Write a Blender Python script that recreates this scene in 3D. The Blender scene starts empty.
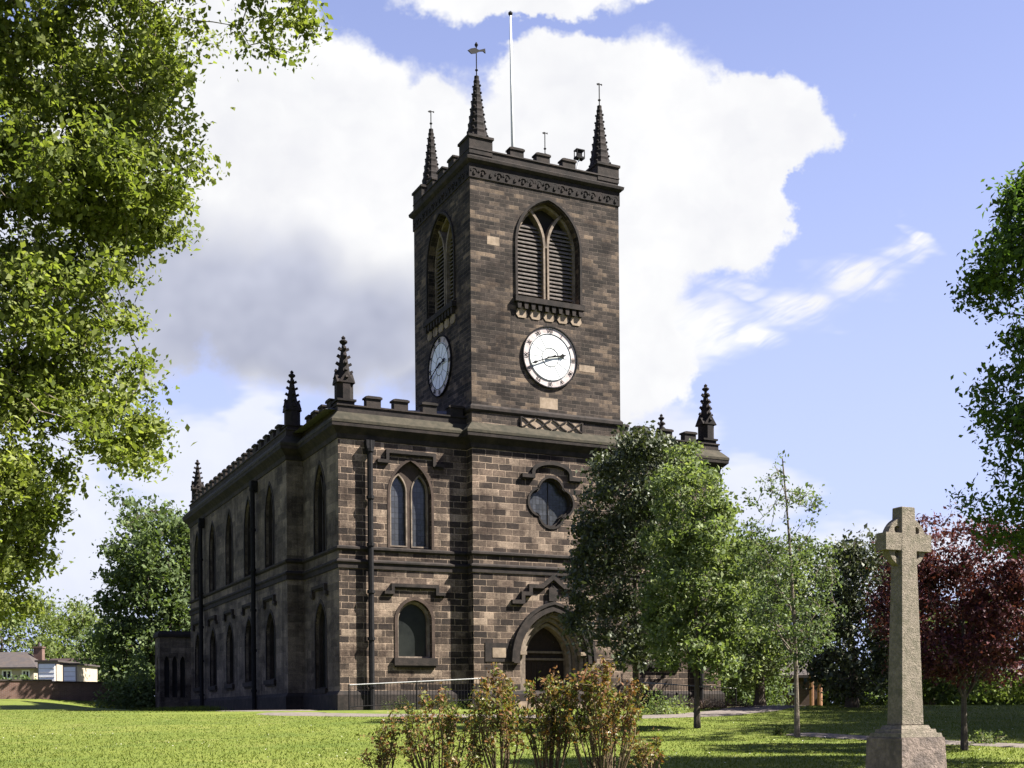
import bpy, bmesh, math, random
import numpy as np
from mathutils import Vector, Matrix
from mathutils.geometry import tessellate_polygon
S = bpy.context.scene
COL = S.collection
PI = math.pi

# ------------------------------------------------------------------ camera
FPX, CY, ROLL, YAW = 1213.4, 712.1, 0.0085, 0.4509
CAM = Vector((-20.073, -44.963, -0.117))
Fv = Vector((math.sin(YAW), math.cos(YAW), 0)); Rv = Vector((math.cos(YAW), -math.sin(YAW), 0)); Uv = Vector((0, 0, 1))
cx_ = Rv * math.cos(ROLL) - Uv * math.sin(ROLL); cy_ = Rv * math.sin(ROLL) + Uv * math.cos(ROLL); cz_ = -Fv
cd = bpy.data.cameras.new('camera'); cam = bpy.data.objects.new('camera', cd); COL.objects.link(cam)
M = Matrix.Identity(4)
for i in range(3):
    M[i][0], M[i][1], M[i][2], M[i][3] = cx_[i], cy_[i], cz_[i], CAM[i]
cam.matrix_world = M
cd.sensor_width = 36; cd.lens = 36 * FPX / 1024; cd.shift_y = (CY - 384) / 1024
cd.clip_start = .1; cd.clip_end = 8000
S.camera = cam

# ------------------------------------------------------------------ light
SUN_AZ, SUN_EL = math.radians(123), math.radians(48)
S.view_settings.view_transform = 'Standard'; S.view_settings.look = 'None'
S.view_settings.gamma = 1; S.view_settings.use_curve_mapping = False
EXPO = 2.25
S.view_settings.exposure = EXPO
sd = Vector((math.sin(SUN_AZ) * math.cos(SUN_EL), math.cos(SUN_AZ) * math.cos(SUN_EL), math.sin(SUN_EL)))
sl = bpy.data.lights.new('sun', 'SUN'); sl.energy = 4.9; sl.angle = math.radians(.5); sl.color = (1, .95, .86)
so = bpy.data.objects.new('sun', sl); COL.objects.link(so)
so.rotation_euler = sd.to_track_quat('Z', 'Y').to_euler(); so.location = (20, -20, 60)

class NT:
    """small node helper"""
    def __init__(s, nt): s.nt = nt
    def n(s, typ, ins=None, **kw):
        nd = s.nt.nodes.new(typ)
        for k, v in kw.items(): setattr(nd, k, v)
        for k, v in (ins or {}).items():
            i = nd.inputs[k]
            if isinstance(v, bpy.types.NodeSocket): s.nt.links.new(v, i)
            else: i.default_value = v
        return nd
    def m(s, op, a, b=None, c=None, clamp=False):
        d = {0: a}
        if b is not None: d[1] = b
        if c is not None: d[2] = c
        return s.n('ShaderNodeMath', d, operation=op, use_clamp=clamp).outputs[0]
    def v(s, op, a, b=None):
        d = {0: a}
        if b is not None: d[1] = b
        nd = s.n('ShaderNodeVectorMath', d, operation=op)
        return nd.outputs['Value'] if op in ('LENGTH', 'DOT_PRODUCT') else nd.outputs[0]
    def mix(s, f, a, b, bt='MIX'):
        nd = s.n('ShaderNodeMix', data_type='RGBA', blend_type=bt)
        for i, v in ((0, f), (6, a), (7, b)):
            if isinstance(v, bpy.types.NodeSocket): s.nt.links.new(v, nd.inputs[i])
            else: nd.inputs[i].default_value = v if i == 0 else (tuple(v) + (1,))[:4]
        return nd.outputs[2]
    def mr(s, x, a, b, c=0., d=1., smooth=False):
        return s.n('ShaderNodeMapRange', {0: x, 1: a, 2: b, 3: c, 4: d}, interpolation_type='SMOOTHSTEP' if smooth else 'LINEAR').outputs[0]
    def ramp(s, f, stops, interp='LINEAR'):
        nd = s.n('ShaderNodeValToRGB', {0: f}); cr = nd.color_ramp; cr.interpolation = interp
        while len(cr.elements) < len(stops): cr.elements.new(.5)
        for e, (p, c) in zip(cr.elements, stops): e.position = p; e.color = tuple(c) + (1,)
        return nd.outputs[0]
    def noise(s, vec, scale, detail=4, rough=.55, out=0):
        return s.n('ShaderNodeTexNoise', {'Vector': vec, 'Scale': scale, 'Detail': detail, 'Roughness': rough}).outputs[out]

def make_world():
    w = bpy.data.worlds.new('World'); S.world = w; w.use_nodes = True
    w.cycles.sampling_method = 'MANUAL'; w.cycles.sample_map_resolution = 256
    nt = w.node_tree; N = NT(nt); bg = nt.nodes['Background']; bg.inputs[1].default_value = .0505
    sky = N.n('ShaderNodeTexSky', sky_type='NISHITA', sun_disc=False, sun_elevation=SUN_EL, sun_rotation=SUN_AZ, air_density=1.0, dust_density=.6, ozone_density=2.5)
    D = N.n('ShaderNodeTexCoord').outputs['Generated']
    df = N.v('DOT_PRODUCT', D, tuple(Fv)); dr = N.v('DOT_PRODUCT', D, tuple(Rv)); dz = N.v('DOT_PRODUCT', D, (0, 0, 1))
    dfc = N.m('MAXIMUM', df, .05)
    # a fixed tangent plane of the sky dome, a unit = one tenth of the tangent; clouds stay put for any camera
    X = N.m('DIVIDE', dr, dfc); Z = N.m('DIVIDE', dz, dfc)
    P = N.n('ShaderNodeCombineXYZ', {0: X, 1: Z, 2: 0.}).outputs[0]
    w1 = N.v('SUBTRACT', N.noise(P, 7, 3, .6, 1), (.5, .5, .5)); w2 = N.v('SUBTRACT', N.noise(P, 30, 4, .68, 1), (.5, .5, .5))
    Pw = N.v('ADD', P, N.v('ADD', N.v('MULTIPLY', w1, (.10, .08, 0)), N.v('MULTIPLY', w2, (.042, .038, 0))))
    def blobs(lst, src):
        o = None
        for (u, v, ru, rv) in lst:
            c = ((u - 512) / FPX, (CY - v) / FPX, 0); r = (FPX / ru, FPX / rv, 0)
            d = N.m('SUBTRACT', 1., N.v('LENGTH', N.v('MULTIPLY', N.v('SUBTRACT', src, c), r)))
            o = d if o is None else N.m('SMOOTH_MAX', o, d, .12)
        return o
    hard = blobs([(640, 165, 150, 118), (745, 135, 92, 72), (580, 110, 80, 66), (650, 110, 90, 62), (440, 160, 72, 82), (300, 110, 130, 92), (235, 45, 105, 75), (330, 260, 190, 130), (150, 90, 130, 110),
                  (520, 260, 180, 170), (700, 190, 110, 80), (650, 350, 48, 60), (560, 350, 120, 80), (520, -12, 112, 44), (640, -30, 60, 30), (120, 250, 90, 160)], Pw)
    w3 = N.v('MULTIPLY', N.v('SUBTRACT', N.noise(N.v('MULTIPLY', P, (3, 9, 1)), 3.5, 3, .65, 1), (.5, .5, .5)), (.09, .05, 0))
    Ps = N.v('ADD', P, w3)
    soft = blobs([(190, 455, 110, 60), (255, 420, 52, 42), (95, 550, 75, 95), (40, 470, 90, 70), (760, 490, 75, 42), (700, 500, 60, 60), (640, 440, 90, 50), (300, 500, 200, 60), (880, 560, 220, 45),
                  (690, 345, 40, 40), (-60, 300, 150, 200), (1300, 250, 190, 90), (-300, 480, 160, 60)], Ps)
    Pr = N.v('ADD', N.n('ShaderNodeVectorRotate', {'Vector': P, 'Angle': -.5}, rotation_type='Z_AXIS').outputs[0], N.v('MULTIPLY', w1, (.05, .03, 0)))
    streak = N.noise(N.v('MULTIPLY', Pr, (5, 22, 1)), 1.6, 4, .65)
    wisp = blobs([(905, 258, 40, 22), (862, 284, 60, 26), (800, 312, 62, 30), (755, 335, 44, 26), (735, 288, 46, 16), (700, 330, 70, 48), (920, 240, 20, 22)], Ps)
    bell = N.noise(P, 5.5, 4, .62)
    gen = N.noise(N.v('MULTIPLY', D, (1, 1, 2.4)), 2.2, 3, .6)          # the part of the sky behind and beside the view
    a_h = N.n('ShaderNodeMapRange', {0: hard, 1: N.mr(bell, .38, .62, -.16, -.01), 2: N.mr(bell, .38, .62, .14, .045)}, interpolation_type='SMOOTHSTEP').outputs[0]
    a_s = N.m('MULTIPLY', N.mr(N.m('ADD', soft, N.m('MULTIPLY', N.m('SUBTRACT', bell, .5), .9)), -.05, .45, smooth=True), .93)
    a_g = N.m('MULTIPLY', N.m('MULTIPLY', N.mr(gen, .60, .72, smooth=True), N.mr(df, .62, .45)), N.mr(df, -.2, .3, .25, 1.))  # unseen clouds behind the view thinned to lower the fill light
    # the sheltered, thicker lower part of the big cloud is blue-grey
    grey = blobs([(210, 310, 200, 105), (330, 330, 150, 95), (300, 290, 90, 70), (120, 250, 130, 80), (440, 390, 90, 60)], N.v('ADD', P, N.v('MULTIPLY', w1, (.12, .08, 0))))
    gf = N.mr(N.m('ADD', grey, N.m('MULTIPLY', N.m('SUBTRACT', bell, .5), .5)), -.2, .62, smooth=True)
    white = N.mix(N.mr(N.m('ADD', N.m('MULTIPLY', bell, .6), N.m('MULTIPLY', N.noise(Pw, 13, 3, .6), .4)), .40, .62), (5.75, 5.75, 5.75), (4.9, 4.93, 5.15))
    gcol = N.mix(N.mr(bell, .38, .6), (2.45, 2.6, 3.3), (3.5, 3.65, 4.35))
    ccol = N.mix(gf, white, gcol)
    base = N.mix(1., sky.outputs[0], (1.05, .88, 1.12), 'MULTIPLY')
    # thin bright veil near the horizon
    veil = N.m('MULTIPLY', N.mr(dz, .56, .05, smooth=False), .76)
    veil2 = N.m('MULTIPLY', N.m('ADD', .24, veil), N.mr(df, -.1, .65, .22, 1.))  # unseen sky behind the camera dimmed to cut fill on the church front
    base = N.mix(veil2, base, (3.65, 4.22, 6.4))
    a_w = N.m('MULTIPLY', N.mr(wisp, .0, .75, smooth=True), N.mr(streak, .36, .60, .12, 1., smooth=True))
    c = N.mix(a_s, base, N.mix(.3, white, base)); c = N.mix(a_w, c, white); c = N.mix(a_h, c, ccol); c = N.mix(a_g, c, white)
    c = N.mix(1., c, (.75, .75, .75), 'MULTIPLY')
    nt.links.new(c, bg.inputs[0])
make_world()

# ------------------------------------------------------------------ basics
def ray(u, v):
    A = (u - 512) / FPX; B = (CY - v) / FPX
    return Fv + cx_ * A + cy_ * B
def sst(x, a, b):
    t = np.clip((np.asarray(x, float) - a) / (b - a), 0, 1); return t * t * (3 - 2 * t)
def gz(x, y):
    """height of the ground"""
    x = np.asarray(x, float); y = np.asarray(y, float)
    dx, dy = x - CAM.x, y - CAM.y
    s = dx * Fv.x + dy * Fv.y; t = dx * Rv.x + dy * Rv.y
    base = -1.73 + .0376 * np.clip(s, 0, 46)
    a = t / np.maximum(s, 5.)
    left = sst(-a, .06, .30)
    z = base + left * .034 * (np.clip(s, 46, 80) - 46)
    # level plinth of ground round the church
    ddx = np.maximum(np.maximum(-7.2 - x, x - 14.3), 0); ddy = np.maximum(np.maximum(-.2 - y, y - 30), 0)
    d = np.hypot(ddx, ddy); k = sst(d, .6, 9)
    z = z * k + np.where(s > 44, 0., base) * (1 - k) * 1.0
    z = z + .03 * np.sin(x * .35 + 1) * np.cos(y * .3) * sst(d, 2, 8)
    return z
def gzf(x, y): return float(gz(x, y))
def at(u, s, v=None):
    """world point seen at column u, s metres ahead; on the ground, or at row v"""
    q = ray(u, CY if v is None else v); p = CAM + q * s
    if v is None: p.z = gzf(p.x, p.y)
    return p
def tag(o, label=None, cat=None, group=None, kind=None):
    for k, v in (('label', label), ('category', cat), ('group', group), ('kind', kind)):
        if v: o[k] = v
    return o
def empty(name, loc, label, cat, group=None, rz=0):
    o = bpy.data.objects.new(name, None); COL.objects.link(o); o.location = loc; o.rotation_euler.z = rz
    o.empty_display_size = .3
    return tag(o, label, cat, group)
def uvbox(me):
    n = len(me.loops)
    if not n: return
    uv = me.uv_layers.new(name='UVMap')
    co = np.empty(len(me.vertices) * 3); me.vertices.foreach_get('co', co); co = co.reshape(-1, 3)
    li = np.empty(n, dtype=np.int32); me.loops.foreach_get('vertex_index', li)
    nm = np.empty(len(me.polygons) * 3); me.polygons.foreach_get('normal', nm); nm = nm.reshape(-1, 3)
    lt = np.empty(len(me.polygons), dtype=np.int32); me.polygons.foreach_get('loop_total', lt)
    fn = np.repeat(nm, lt, axis=0); c = co[li]; a = np.abs(fn)
    u = np.where(a[:, 0] > a[:, 1], c[:, 1] + .37, c[:, 0]); v = c[:, 2].copy()
    top = a[:, 2] > np.maximum(a[:, 0], a[:, 1]); u = np.where(top, c[:, 0], u); v = np.where(top, c[:, 1], v)
    uv.data.foreach_set('uv', np.stack([u, v], 1).ravel())
def fin(name, bm, mat, parent=None, smooth=False, uv=True):
    me = bpy.data.meshes.new(name)
    bmesh.ops.recalc_face_normals(bm, faces=bm.faces) if smooth is None else None
    bm.to_mesh(me); bm.free(); me.materials.append(mat)
    if smooth:
        for p in me.polygons: p.use_smooth = True
    if uv: uvbox(me)
    o = bpy.data.objects.new(name, me); COL.objects.link(o)
    if parent: o.parent = parent
    return o
def npobj(name, V, F, mat, parent=None):
    """V (n,3); F (m,k)"""
    V = np.asarray(V, dtype=np.float32); F = np.asarray(F, dtype=np.int32)
    me = bpy.data.meshes.new(name); me.vertices.add(len(V)); me.vertices.foreach_set('co', V.ravel())
    k = F.shape[1]; me.loops.add(F.size); me.loops.foreach_set('vertex_index', F.ravel())
    me.polygons.add(len(F)); me.polygons.foreach_set('loop_start', np.arange(len(F), dtype=np.int32) * k)
    me.update(calc_edges=True); me.materials.append(mat)
    o = bpy.data.objects.new(name, me); COL.objects.link(o)
    if parent: o.parent = parent
    return o
def box(bm, x0, x1, y0, y1, z0, z1, mtx=None):
    vs = [Vector((x, y, z)) for z in (z0, z1) for y in (y0, y1) for x in (x0, x1)]
    if mtx: vs = [mtx @ v for v in vs]
    v = [bm.verts.new(q) for q in vs]
    for f in ((0, 2, 3, 1), (4, 5, 7, 6), (0, 1, 5, 4), (1, 3, 7, 5), (3, 2, 6, 7), (2, 0, 4, 6)): bm.faces.new([v[i] for i in f])
def tube(bm, pts, rad, n=8, cap=True):
    rings = []; pts = [Vector(p) for p in pts]
    if not hasattr(rad, '__len__'): rad = [rad] * len(pts)
    for i, p in enumerate(pts):
        d = (pts[min(i + 1, len(pts) - 1)] - pts[max(i - 1, 0)])
        d = d.normalized() if d.length > 1e-6 else Vector((0, 0, 1))
        a = d.cross(Vector((0, 0, 1))) if abs(d.z) < .9 else d.cross(Vector((1, 0, 0)))
        a.normalize(); b = d.cross(a)
        rings.append([bm.verts.new(p + (a * math.cos(2 * PI * k / n) + b * math.sin(2 * PI * k / n)) * rad[i]) for k in range(n)])
    for r0, r1 in zip(rings, rings[1:]):
        for k in range(n): bm.faces.new((r0[k], r0[(k + 1) % n], r1[(k + 1) % n], r1[k]))
    if cap:
        bm.faces.new(rings[0][::-1]); bm.faces.new(rings[-1])
def lathe(bm, prof, c, n=8, rot=0):
    """prof [(r,z)] round the vertical through c"""
    rings = [[bm.verts.new((c[0] + r * math.cos(2 * PI * (k + rot) / n), c[1] + r * math.sin(2 * PI * (k + rot) / n), c[2] + z)) for k in range(n)] for r, z in prof]
    for r0, r1 in zip(rings, rings[1:]):
        for k in range(n): bm.faces.new((r0[k], r0[(k + 1) % n], r1[(k + 1) % n], r1[k]))
    bm.faces.new(rings[0][::-1]); bm.faces.new(rings[-1])
def sweep(bm, prof, path, closed=True):
    """profile [(out,z)] along plan path, mitred; outward is to the right of travel"""
    n = len(path); P = [Vector((p[0], p[1])) for p in path]; rings = []
    for i in range(n):
        def nrm(a, b):
            d = (b - a).normalized(); return Vector((d.y, -d.x))
        if closed or 0 < i < n - 1: n0 = nrm(P[i - 1], P[i]); n1 = nrm(P[i], P[(i + 1) % n])
        elif i == 0: n0 = n1 = nrm(P[0], P[1])
        else: n0 = n1 = nrm(P[-2], P[-1])
        m = (n0 + n1); m = m / max(m.length_squared, 1e-6) * 2
        rings.append([bm.verts.new((P[i].x + m.x * o, P[i].y + m.y * o, z)) for o, z in prof])
    k = len(prof)
    for i in range(n if closed else n - 1):
        a, b = rings[i], rings[(i + 1) % n]
        for j in range(k - 1): bm.faces.new((a[j], b[j], b[j + 1], a[j + 1]))
        bm.faces.new((a[k - 1], b[k - 1], b[0], a[0]))
    if not closed:
        bm.faces.new(rings[0]); bm.faces.new(rings[-1][::-1])
class Plane:
    """vertical wall plane: o origin (x,y), d unit direction (right seen from outside), outward normal = right of travel"""
    def __init__(s, o, d): s.o = Vector((o[0], o[1], 0)); s.d = Vector((d[0], d[1], 0)); s.n = Vector((d[1], -d[0], 0))
    def p(s, a, z, out=0.): return s.o + s.d * a + Vector((0, 0, z)) + s.n * out
def wall(bm, pl, outline, holes, depth=.35, out=0.):
    """flat wall with openings and their reveals"""
    loops = [[Vector((a, z, 0)) for a, z in outline]] + [[Vector((a, z, 0)) for a, z in h] for h in holes]
    flat = [q for l in loops for q in l]; tris = tessellate_polygon(loops)
    vs = [bm.verts.new(pl.p(q.x, q.y, out)) for q in flat]
    for t in tris:
        f = bm.faces.new([vs[i] for i in t]); f.normal_update()
        if f.normal.dot(pl.n) < 0: f.normal_flip()
    k = len(outline)
    for h in holes:
        hv = vs[k:k + len(h)]; k += len(h)
        bv = [bm.verts.new(pl.p(a, z, out - depth)) for a, z in h]
        for i in range(len(h)):
            j = (i + 1) % len(h); bm.faces.new((hv[i], hv[j], bv[j], bv[i]))
def slab(bm, pl, poly, out0, out1):
    """prism of polygon (a,z) from out0 to out1"""
    a = [bm.verts.new(pl.p(x, z, out0)) for x, z in poly]; b = [bm.verts.new(pl.p(x, z, out1)) for x, z in poly]
    tri = tessellate_polygon([[Vector((x, z, 0)) for x, z in poly]])
    for t in tri:
        for vs in (a, b):
            f = bm.faces.new([vs[i] for i in t]); f.normal_update()
            if (f.normal.dot(pl.n) > 0) != (vs is b): f.normal_flip()
    n = len(poly); ar = sum(poly[i][0] * poly[(i + 1) % n][1] - poly[(i + 1) % n][0] * poly[i][1] for i in range(n))
    for i in range(n):
        j = (i + 1) % n
        bm.faces.new((a[i], a[j], b[j], b[i]) if ar > 0 else (a[j], a[i], b[i], b[j]))
def strip(bm, pl, line, w, out0, out1, closed=False):
    """raised band of width w following line (a,z)"""
    n = len(line); L = [Vector(q) for q in line]; I = []; O = []
    for i in range(n):
        def nr(a, b):
            d = (b - a).normalized(); return Vector((-d.y, d.x))
        if closed or 0 < i < n - 1: n0 = nr(L[i - 1], L[i]); n1 = nr(L[i], L[(i + 1) % n])
        elif i == 0: n0 = n1 = nr(L[0], L[1])
        else: n0 = n1 = nr(L[-2], L[-1])
        m = n0 + n1; m = m / max(m.length_squared, .5) * 2
        I.append(L[i] - m * w / 2); O.append(L[i] + m * w / 2)
    R = [[bm.verts.new(pl.p(q.x, q.y, o)) for q, o in ((I[i], out0), (I[i], out1), (O[i], out1), (O[i], out0))] for i in range(n)]
    for i in range(n if closed else n - 1):
        a, b = R[i], R[(i + 1) % n]
        for k in range(4): bm.faces.new((a[k], b[k], b[(k + 1) % 4], a[(k + 1) % 4]))
    if not closed: bm.faces.new(R[0]); bm.faces.new(R[-1][::-1])
def arch(c, z0, w, zs, zt, n=9, base=True):
    """pointed arch outline, anticlockwise from the lower left... c centre, w width, zs springing, zt apex"""
    h = zt - zs; r = (h * h + (w / 2) ** 2) / w            # radius of both arcs, centres on the springing line
    pts = []
    cl = c - w / 2 + r; aL = math.atan2(h, c - cl)
    left = [(cl + r * math.cos(PI + (aL - PI) * k / n), zs + r * math.sin(PI + (aL - PI) * k / n)) for k in range(n + 1)]
    right = [(2 * c - x, z) for x, z in left[:-1]]
    pts = right + left[::-1]                                # right springing up to the apex and down to the left springing
    if base: return [(c - w / 2, z0), (c + w / 2, z0)] + pts if z0 < zs - 1e-4 else pts
    return pts

# ------------------------------------------------------------------ materials
def mat_new(name):
    m = bpy.data.materials.new(name); m.use_nodes = True; nt = m.node_tree
    return m, NT(nt), nt.nodes['Principled BSDF']
def stone(name, bw, bh, pal, mortar, soot=.5, streak=.4, msize=.014, bump=.5):
    m, N, P = mat_new(name)
    uv = N.n('ShaderNodeUVMap').outputs[0]; ob = N.n('ShaderNodeTexCoord').outputs['Object']
    wob0 = N.v('MULTIPLY', N.v('SUBTRACT', N.noise(uv, 14, 2, .5, 1), (.5, .5, .5)), (.022, .018, 0)); wob = N.v('ADD', N.v('ADD', uv, wob0), N.v('MULTIPLY', N.v('SUBTRACT', N.noise(uv, 2.2, 3, .5, 1), (.5, .5, .5)), (.07, .05, 0)))
    def brick(w, h, off):
        return N.n('ShaderNodeTexBrick', {'Vector': N.v('ADD', wob, off), 'Color1': (0, 0, 0, 1), 'Color2': (1, 1, 1, 1), 'Mortar': (.5, .5, .5, 1), 'Scale': 1., 'Mortar Size': msize, 'Mortar Smooth': .8, 'Bias': 0., 'Brick Width': w, 'Row Height': h}, offset=.5, offset_frequency=2)
    b = brick(bw, bh, (0, 0, 0)); b2 = brick(bw * 2, bh, (.13, 0, 0))
    f = N.m('ADD', .5, N.m('MULTIPLY', N.m('SUBTRACT', N.m('ADD', N.m('MULTIPLY', b.outputs[0], .62), N.m('MULTIPLY', b2.outputs[0], .38)), .5), 1.25))
    f = N.m('ADD', f, N.m('MULTIPLY', N.m('SUBTRACT', N.noise(ob, 9, 5, .7), .5), .7))
    c = N.ramp(f, pal)
    c = N.mix(N.m('MULTIPLY', b.outputs[1], .8), c, mortar)
    big = N.noise(ob, .33, 5, .6); med = N.noise(ob, 1.7, 5, .65)
    st = N.noise(N.v('MULTIPLY', ob, (1.6, 1.6, .16)), 1., 4, .6)
    k = N.m('MULTIPLY', N.mr(N.m('ADD', N.m('MULTIPLY', big, .6), N.m('MULTIPLY', med, .4)), .38, .64), soot)
    c = N.mix(k, c, (.045, .036, .031))
    st2 = N.noise(N.v('MULTIPLY', ob, (3.2, 3.2, .22)), 1., 4, .7); c = N.mix(N.m('MULTIPLY', N.mr(st, .48, .66), streak + .15), c, (.020, .016, .014)); c = N.mix(N.m('MULTIPLY', N.mr(st2, .56, .7), .45), c, (.016, .014, .012))
    fine = N.noise(ob, 26, 4, .8); c = N.mix(1., c, N.ramp(fine, [(.3, (.55, .53, .52)), (.5, (1., 1., 1.)), (.7, (1.6, 1.55, 1.5))]), 'MULTIPLY')
    pat = N.noise(N.v('MULTIPLY', ob, (.5, .5, .9)), 1., 5, .7); c = N.mix(1., c, N.ramp(pat, [(.36, (.40, .37, .37)), (.5, (.9, .88, .86)), (.64, (1.35, 1.3, 1.25))]), 'MULTIPLY')
    N.nt.links.new(c, P.inputs['Base Color']); P.inputs['Roughness'].default_value = .92; P.inputs['Specular IOR Level'].default_value = .15
    hgt = N.m('SUBTRACT', N.m('ADD', N.m('MULTIPLY', N.noise(ob, 14, 5, .7), .5), N.m('MULTIPLY', b.outputs[0], .25)), N.m('MULTIPLY', b.outputs[1], .6))
    bp = N.n('ShaderNodeBump', {'Strength': bump, 'Distance': .03, 'Height': hgt}); N.nt.links.new(bp.outputs[0], P.inputs['Normal'])
    return m
def rough(name, c1, c2, scale=6., c3=None, r=.9, spec=.2, bump=.3, bscale=30, metal=0., amt3=.5):
    m, N, P = mat_new(name); ob = N.n('ShaderNodeTexCoord').outputs['Object']
    c = N.mix(N.mr(N.noise(ob, scale, 5, .65), .35, .65), c1, c2)
    if c3: c = N.mix(N.m('MULTIPLY', N.mr(N.noise(ob, scale * .31, 5, .6), .45, .62), amt3), c, c3)
    N.nt.links.new(c, P.inputs['Base Color']); P.inputs['Roughness'].default_value = r; P.inputs['Specular IOR Level'].default_value = spec; P.inputs['Metallic'].default_value = metal
    if bump:
        bp = N.n('ShaderNodeBump', {'Strength': bump, 'Distance': .02, 'Height': N.noise(ob, bscale, 4, .65)}); N.nt.links.new(bp.outputs[0], P.inputs['Normal'])
    return m
def leafmat(name, cols, trans=.35, rgh=.45, spec=.35):
    rgh = min(.75, rgh + .22); spec *= .5
    m, N, P = mat_new(name)
    rnd = N.n('ShaderNodeNewGeometry').outputs['Random Per Island']; ob = N.n('ShaderNodeTexCoord').outputs['Object']
    f = N.m('ADD', N.m('MULTIPLY', rnd, .6), N.m('MULTIPLY', N.mr(N.noise(ob, .9, 3, .6), .3, .7), .4))
    c = N.ramp(f, [(i / (len(cols) - 1), q) for i, q in enumerate(cols)])
    N.nt.links.new(c, P.inputs['Base Color']); P.inputs['Roughness'].default_value = rgh; P.inputs['Specular IOR Level'].default_value = spec
    tr = N.n('ShaderNodeBsdfTranslucent', {0: N.mix(1., c, (1.5, 1.6, .7), 'MULTIPLY')})
    mx = N.n('ShaderNodeMixShader', {0: trans, 1: P.outputs[0], 2: tr.outputs[0]})
    N.nt.links.new(mx.outputs[0], N.nt.nodes['Material Output'].inputs[0])
    return m
PAL_LOW = [(0, (.016, .013, .012)), (.26, (.029, .022, .019)), (.46, (.047, .036, .029)), (.62, (.076, .057, .045)), (.78, (.125, .095, .074)), (.97, (.21, .165, .128))]
PAL_UP = [(0, (.012, .0105, .010)), (.30, (.021, .018, .016)), (.50, (.033, .027, .024)), (.70, (.054, .043, .036)), (.92, (.11, .084, .062))]
m_low = stone('sandstone coursed blocks', .60, .265, PAL_LOW, (.30, .235, .18), .28, .28, .018)
m_up = stone('sandstone small courses', .44, .165, PAL_UP, (.115, .095, .078), .35, .3, .012)
m_side = stone('sandstone weathered side', .8, .315, [(0, (.055, .047, .039)), (.5, (.095, .080, .065)), (1, (.14, .118, .095))], (.12, .102, .084), .28, .3, .008)
m_trim = rough('sooty moulded stone', (.012, .010, .009), (.030, .023, .02), 3, (.007, .006, .006), bump=.5)
m_low2 = rough('brown window dressing', (.030, .020, .016), (.06, .042, .033), 3, (.018, .013, .011), bump=.5)
m_weather = rough('mossy weathered ledge stone', (.022, .020, .013), (.042, .035, .024), 4, (.011, .011, .007), bump=.5)
m_dress = rough('pale dressed stone', (.17, .13, .092), (.25, .195, .145), 4, (.06, .045, .035), bump=.35)
m_mull = rough('mullion stone', (.10, .08, .062), (.20, .16, .125), 5, (.04, .033, .028), bump=.3)
m_black = rough('soot black stone', (.006, .005, .005), (.014, .011, .010), 4, (.024, .017, .015), bump=.6, bscale=18)
m_iron = rough('black painted iron', (.006, .006, .007), (.012, .011, .012), 8, r=.85, spec=.12, bump=.1)
m_slate = rough('roof slate', (.07, .07, .08), (.12, .115, .125), 3, bump=.3)
def glassmat():
    m, N, P = mat_new('leaded window glass'); uv = N.n('ShaderNodeUVMap').outputs[0]; ob = N.n('ShaderNodeTexCoord').outputs['Object']
    b = N.n('ShaderNodeTexBrick', {'Vector': uv, 'Color1': (.2, .2, .2, 1), 'Color2': (1, 1, 1, 1), 'Mortar': (0, 0, 0, 1), 'Scale': 1., 'Mortar Size': .012, 'Brick Width': .16, 'Row Height': .22}, offset=0.)
    c = N.mix(b.outputs[0], (.016, .018, .022), (.05, .053, .062)); c = N.mix(N.mr(N.noise(ob, 2.5, 4), .4, .65), c, (.03, .032, .036)); c = N.mix(b.outputs[1], c, (.02, .02, .02))
    N.nt.links.new(c, P.inputs['Base Color']); P.inputs['Roughness'].default_value = .22; P.inputs['Specular IOR Level'].default_value = .4
    bp = N.n('ShaderNodeBump', {'Strength': .35, 'Distance': .02, 'Height': N.noise(ob, 6, 3)}); N.nt.links.new(bp.outputs[0], P.inputs['Normal'])
    return m
m_glass = glassmat(); m_glass2 = rough('dark grimy glass', (.006, .007, .007), (.012, .014, .013), 2.5, (.020, .022, .020), r=.3, spec=.35, bump=.2, bscale=5)
m_dark = rough('dark interior', (.012, .011, .011), (.02, .018, .018), 3, bump=0)
m_white = rough('white paint', (.55, .55, .54), (.66, .66, .65), 5, (.45, .44, .42), r=.5, bump=.05)
m_opal = rough('opal glass dial', (.50, .52, .52), (.58, .60, .60), 3, r=.35, bump=0)
m_dialring = rough('faded pink white dial ring', (.32, .26, .25), (.42, .385, .37), 6, (.25, .2, .19), r=.5, bump=0)
m_louvre = rough('grey louvre slate', (.0648, .0562, .0508), (.1188, .1026, .0918), 9, (.0324, .0281, .0259), bump=.2)
m_wood = rough('dark oak door', (.012, .008, .006), (.025, .015, .010), 7, r=.6)
m_bark = rough('grey brown bark', (.09, .07, .055), (.17, .14, .11), 9, (.05, .045, .035), bump=.8, bscale=22)
m_bark_d = rough('dark bark', (.035, .028, .022), (.075, .06, .047), 9, bump=.8, bscale=22)
m_steel = rough('galvanised pole', (.40, .41, .42), (.5, .5, .5), 6, r=.45, bump=0)

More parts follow.
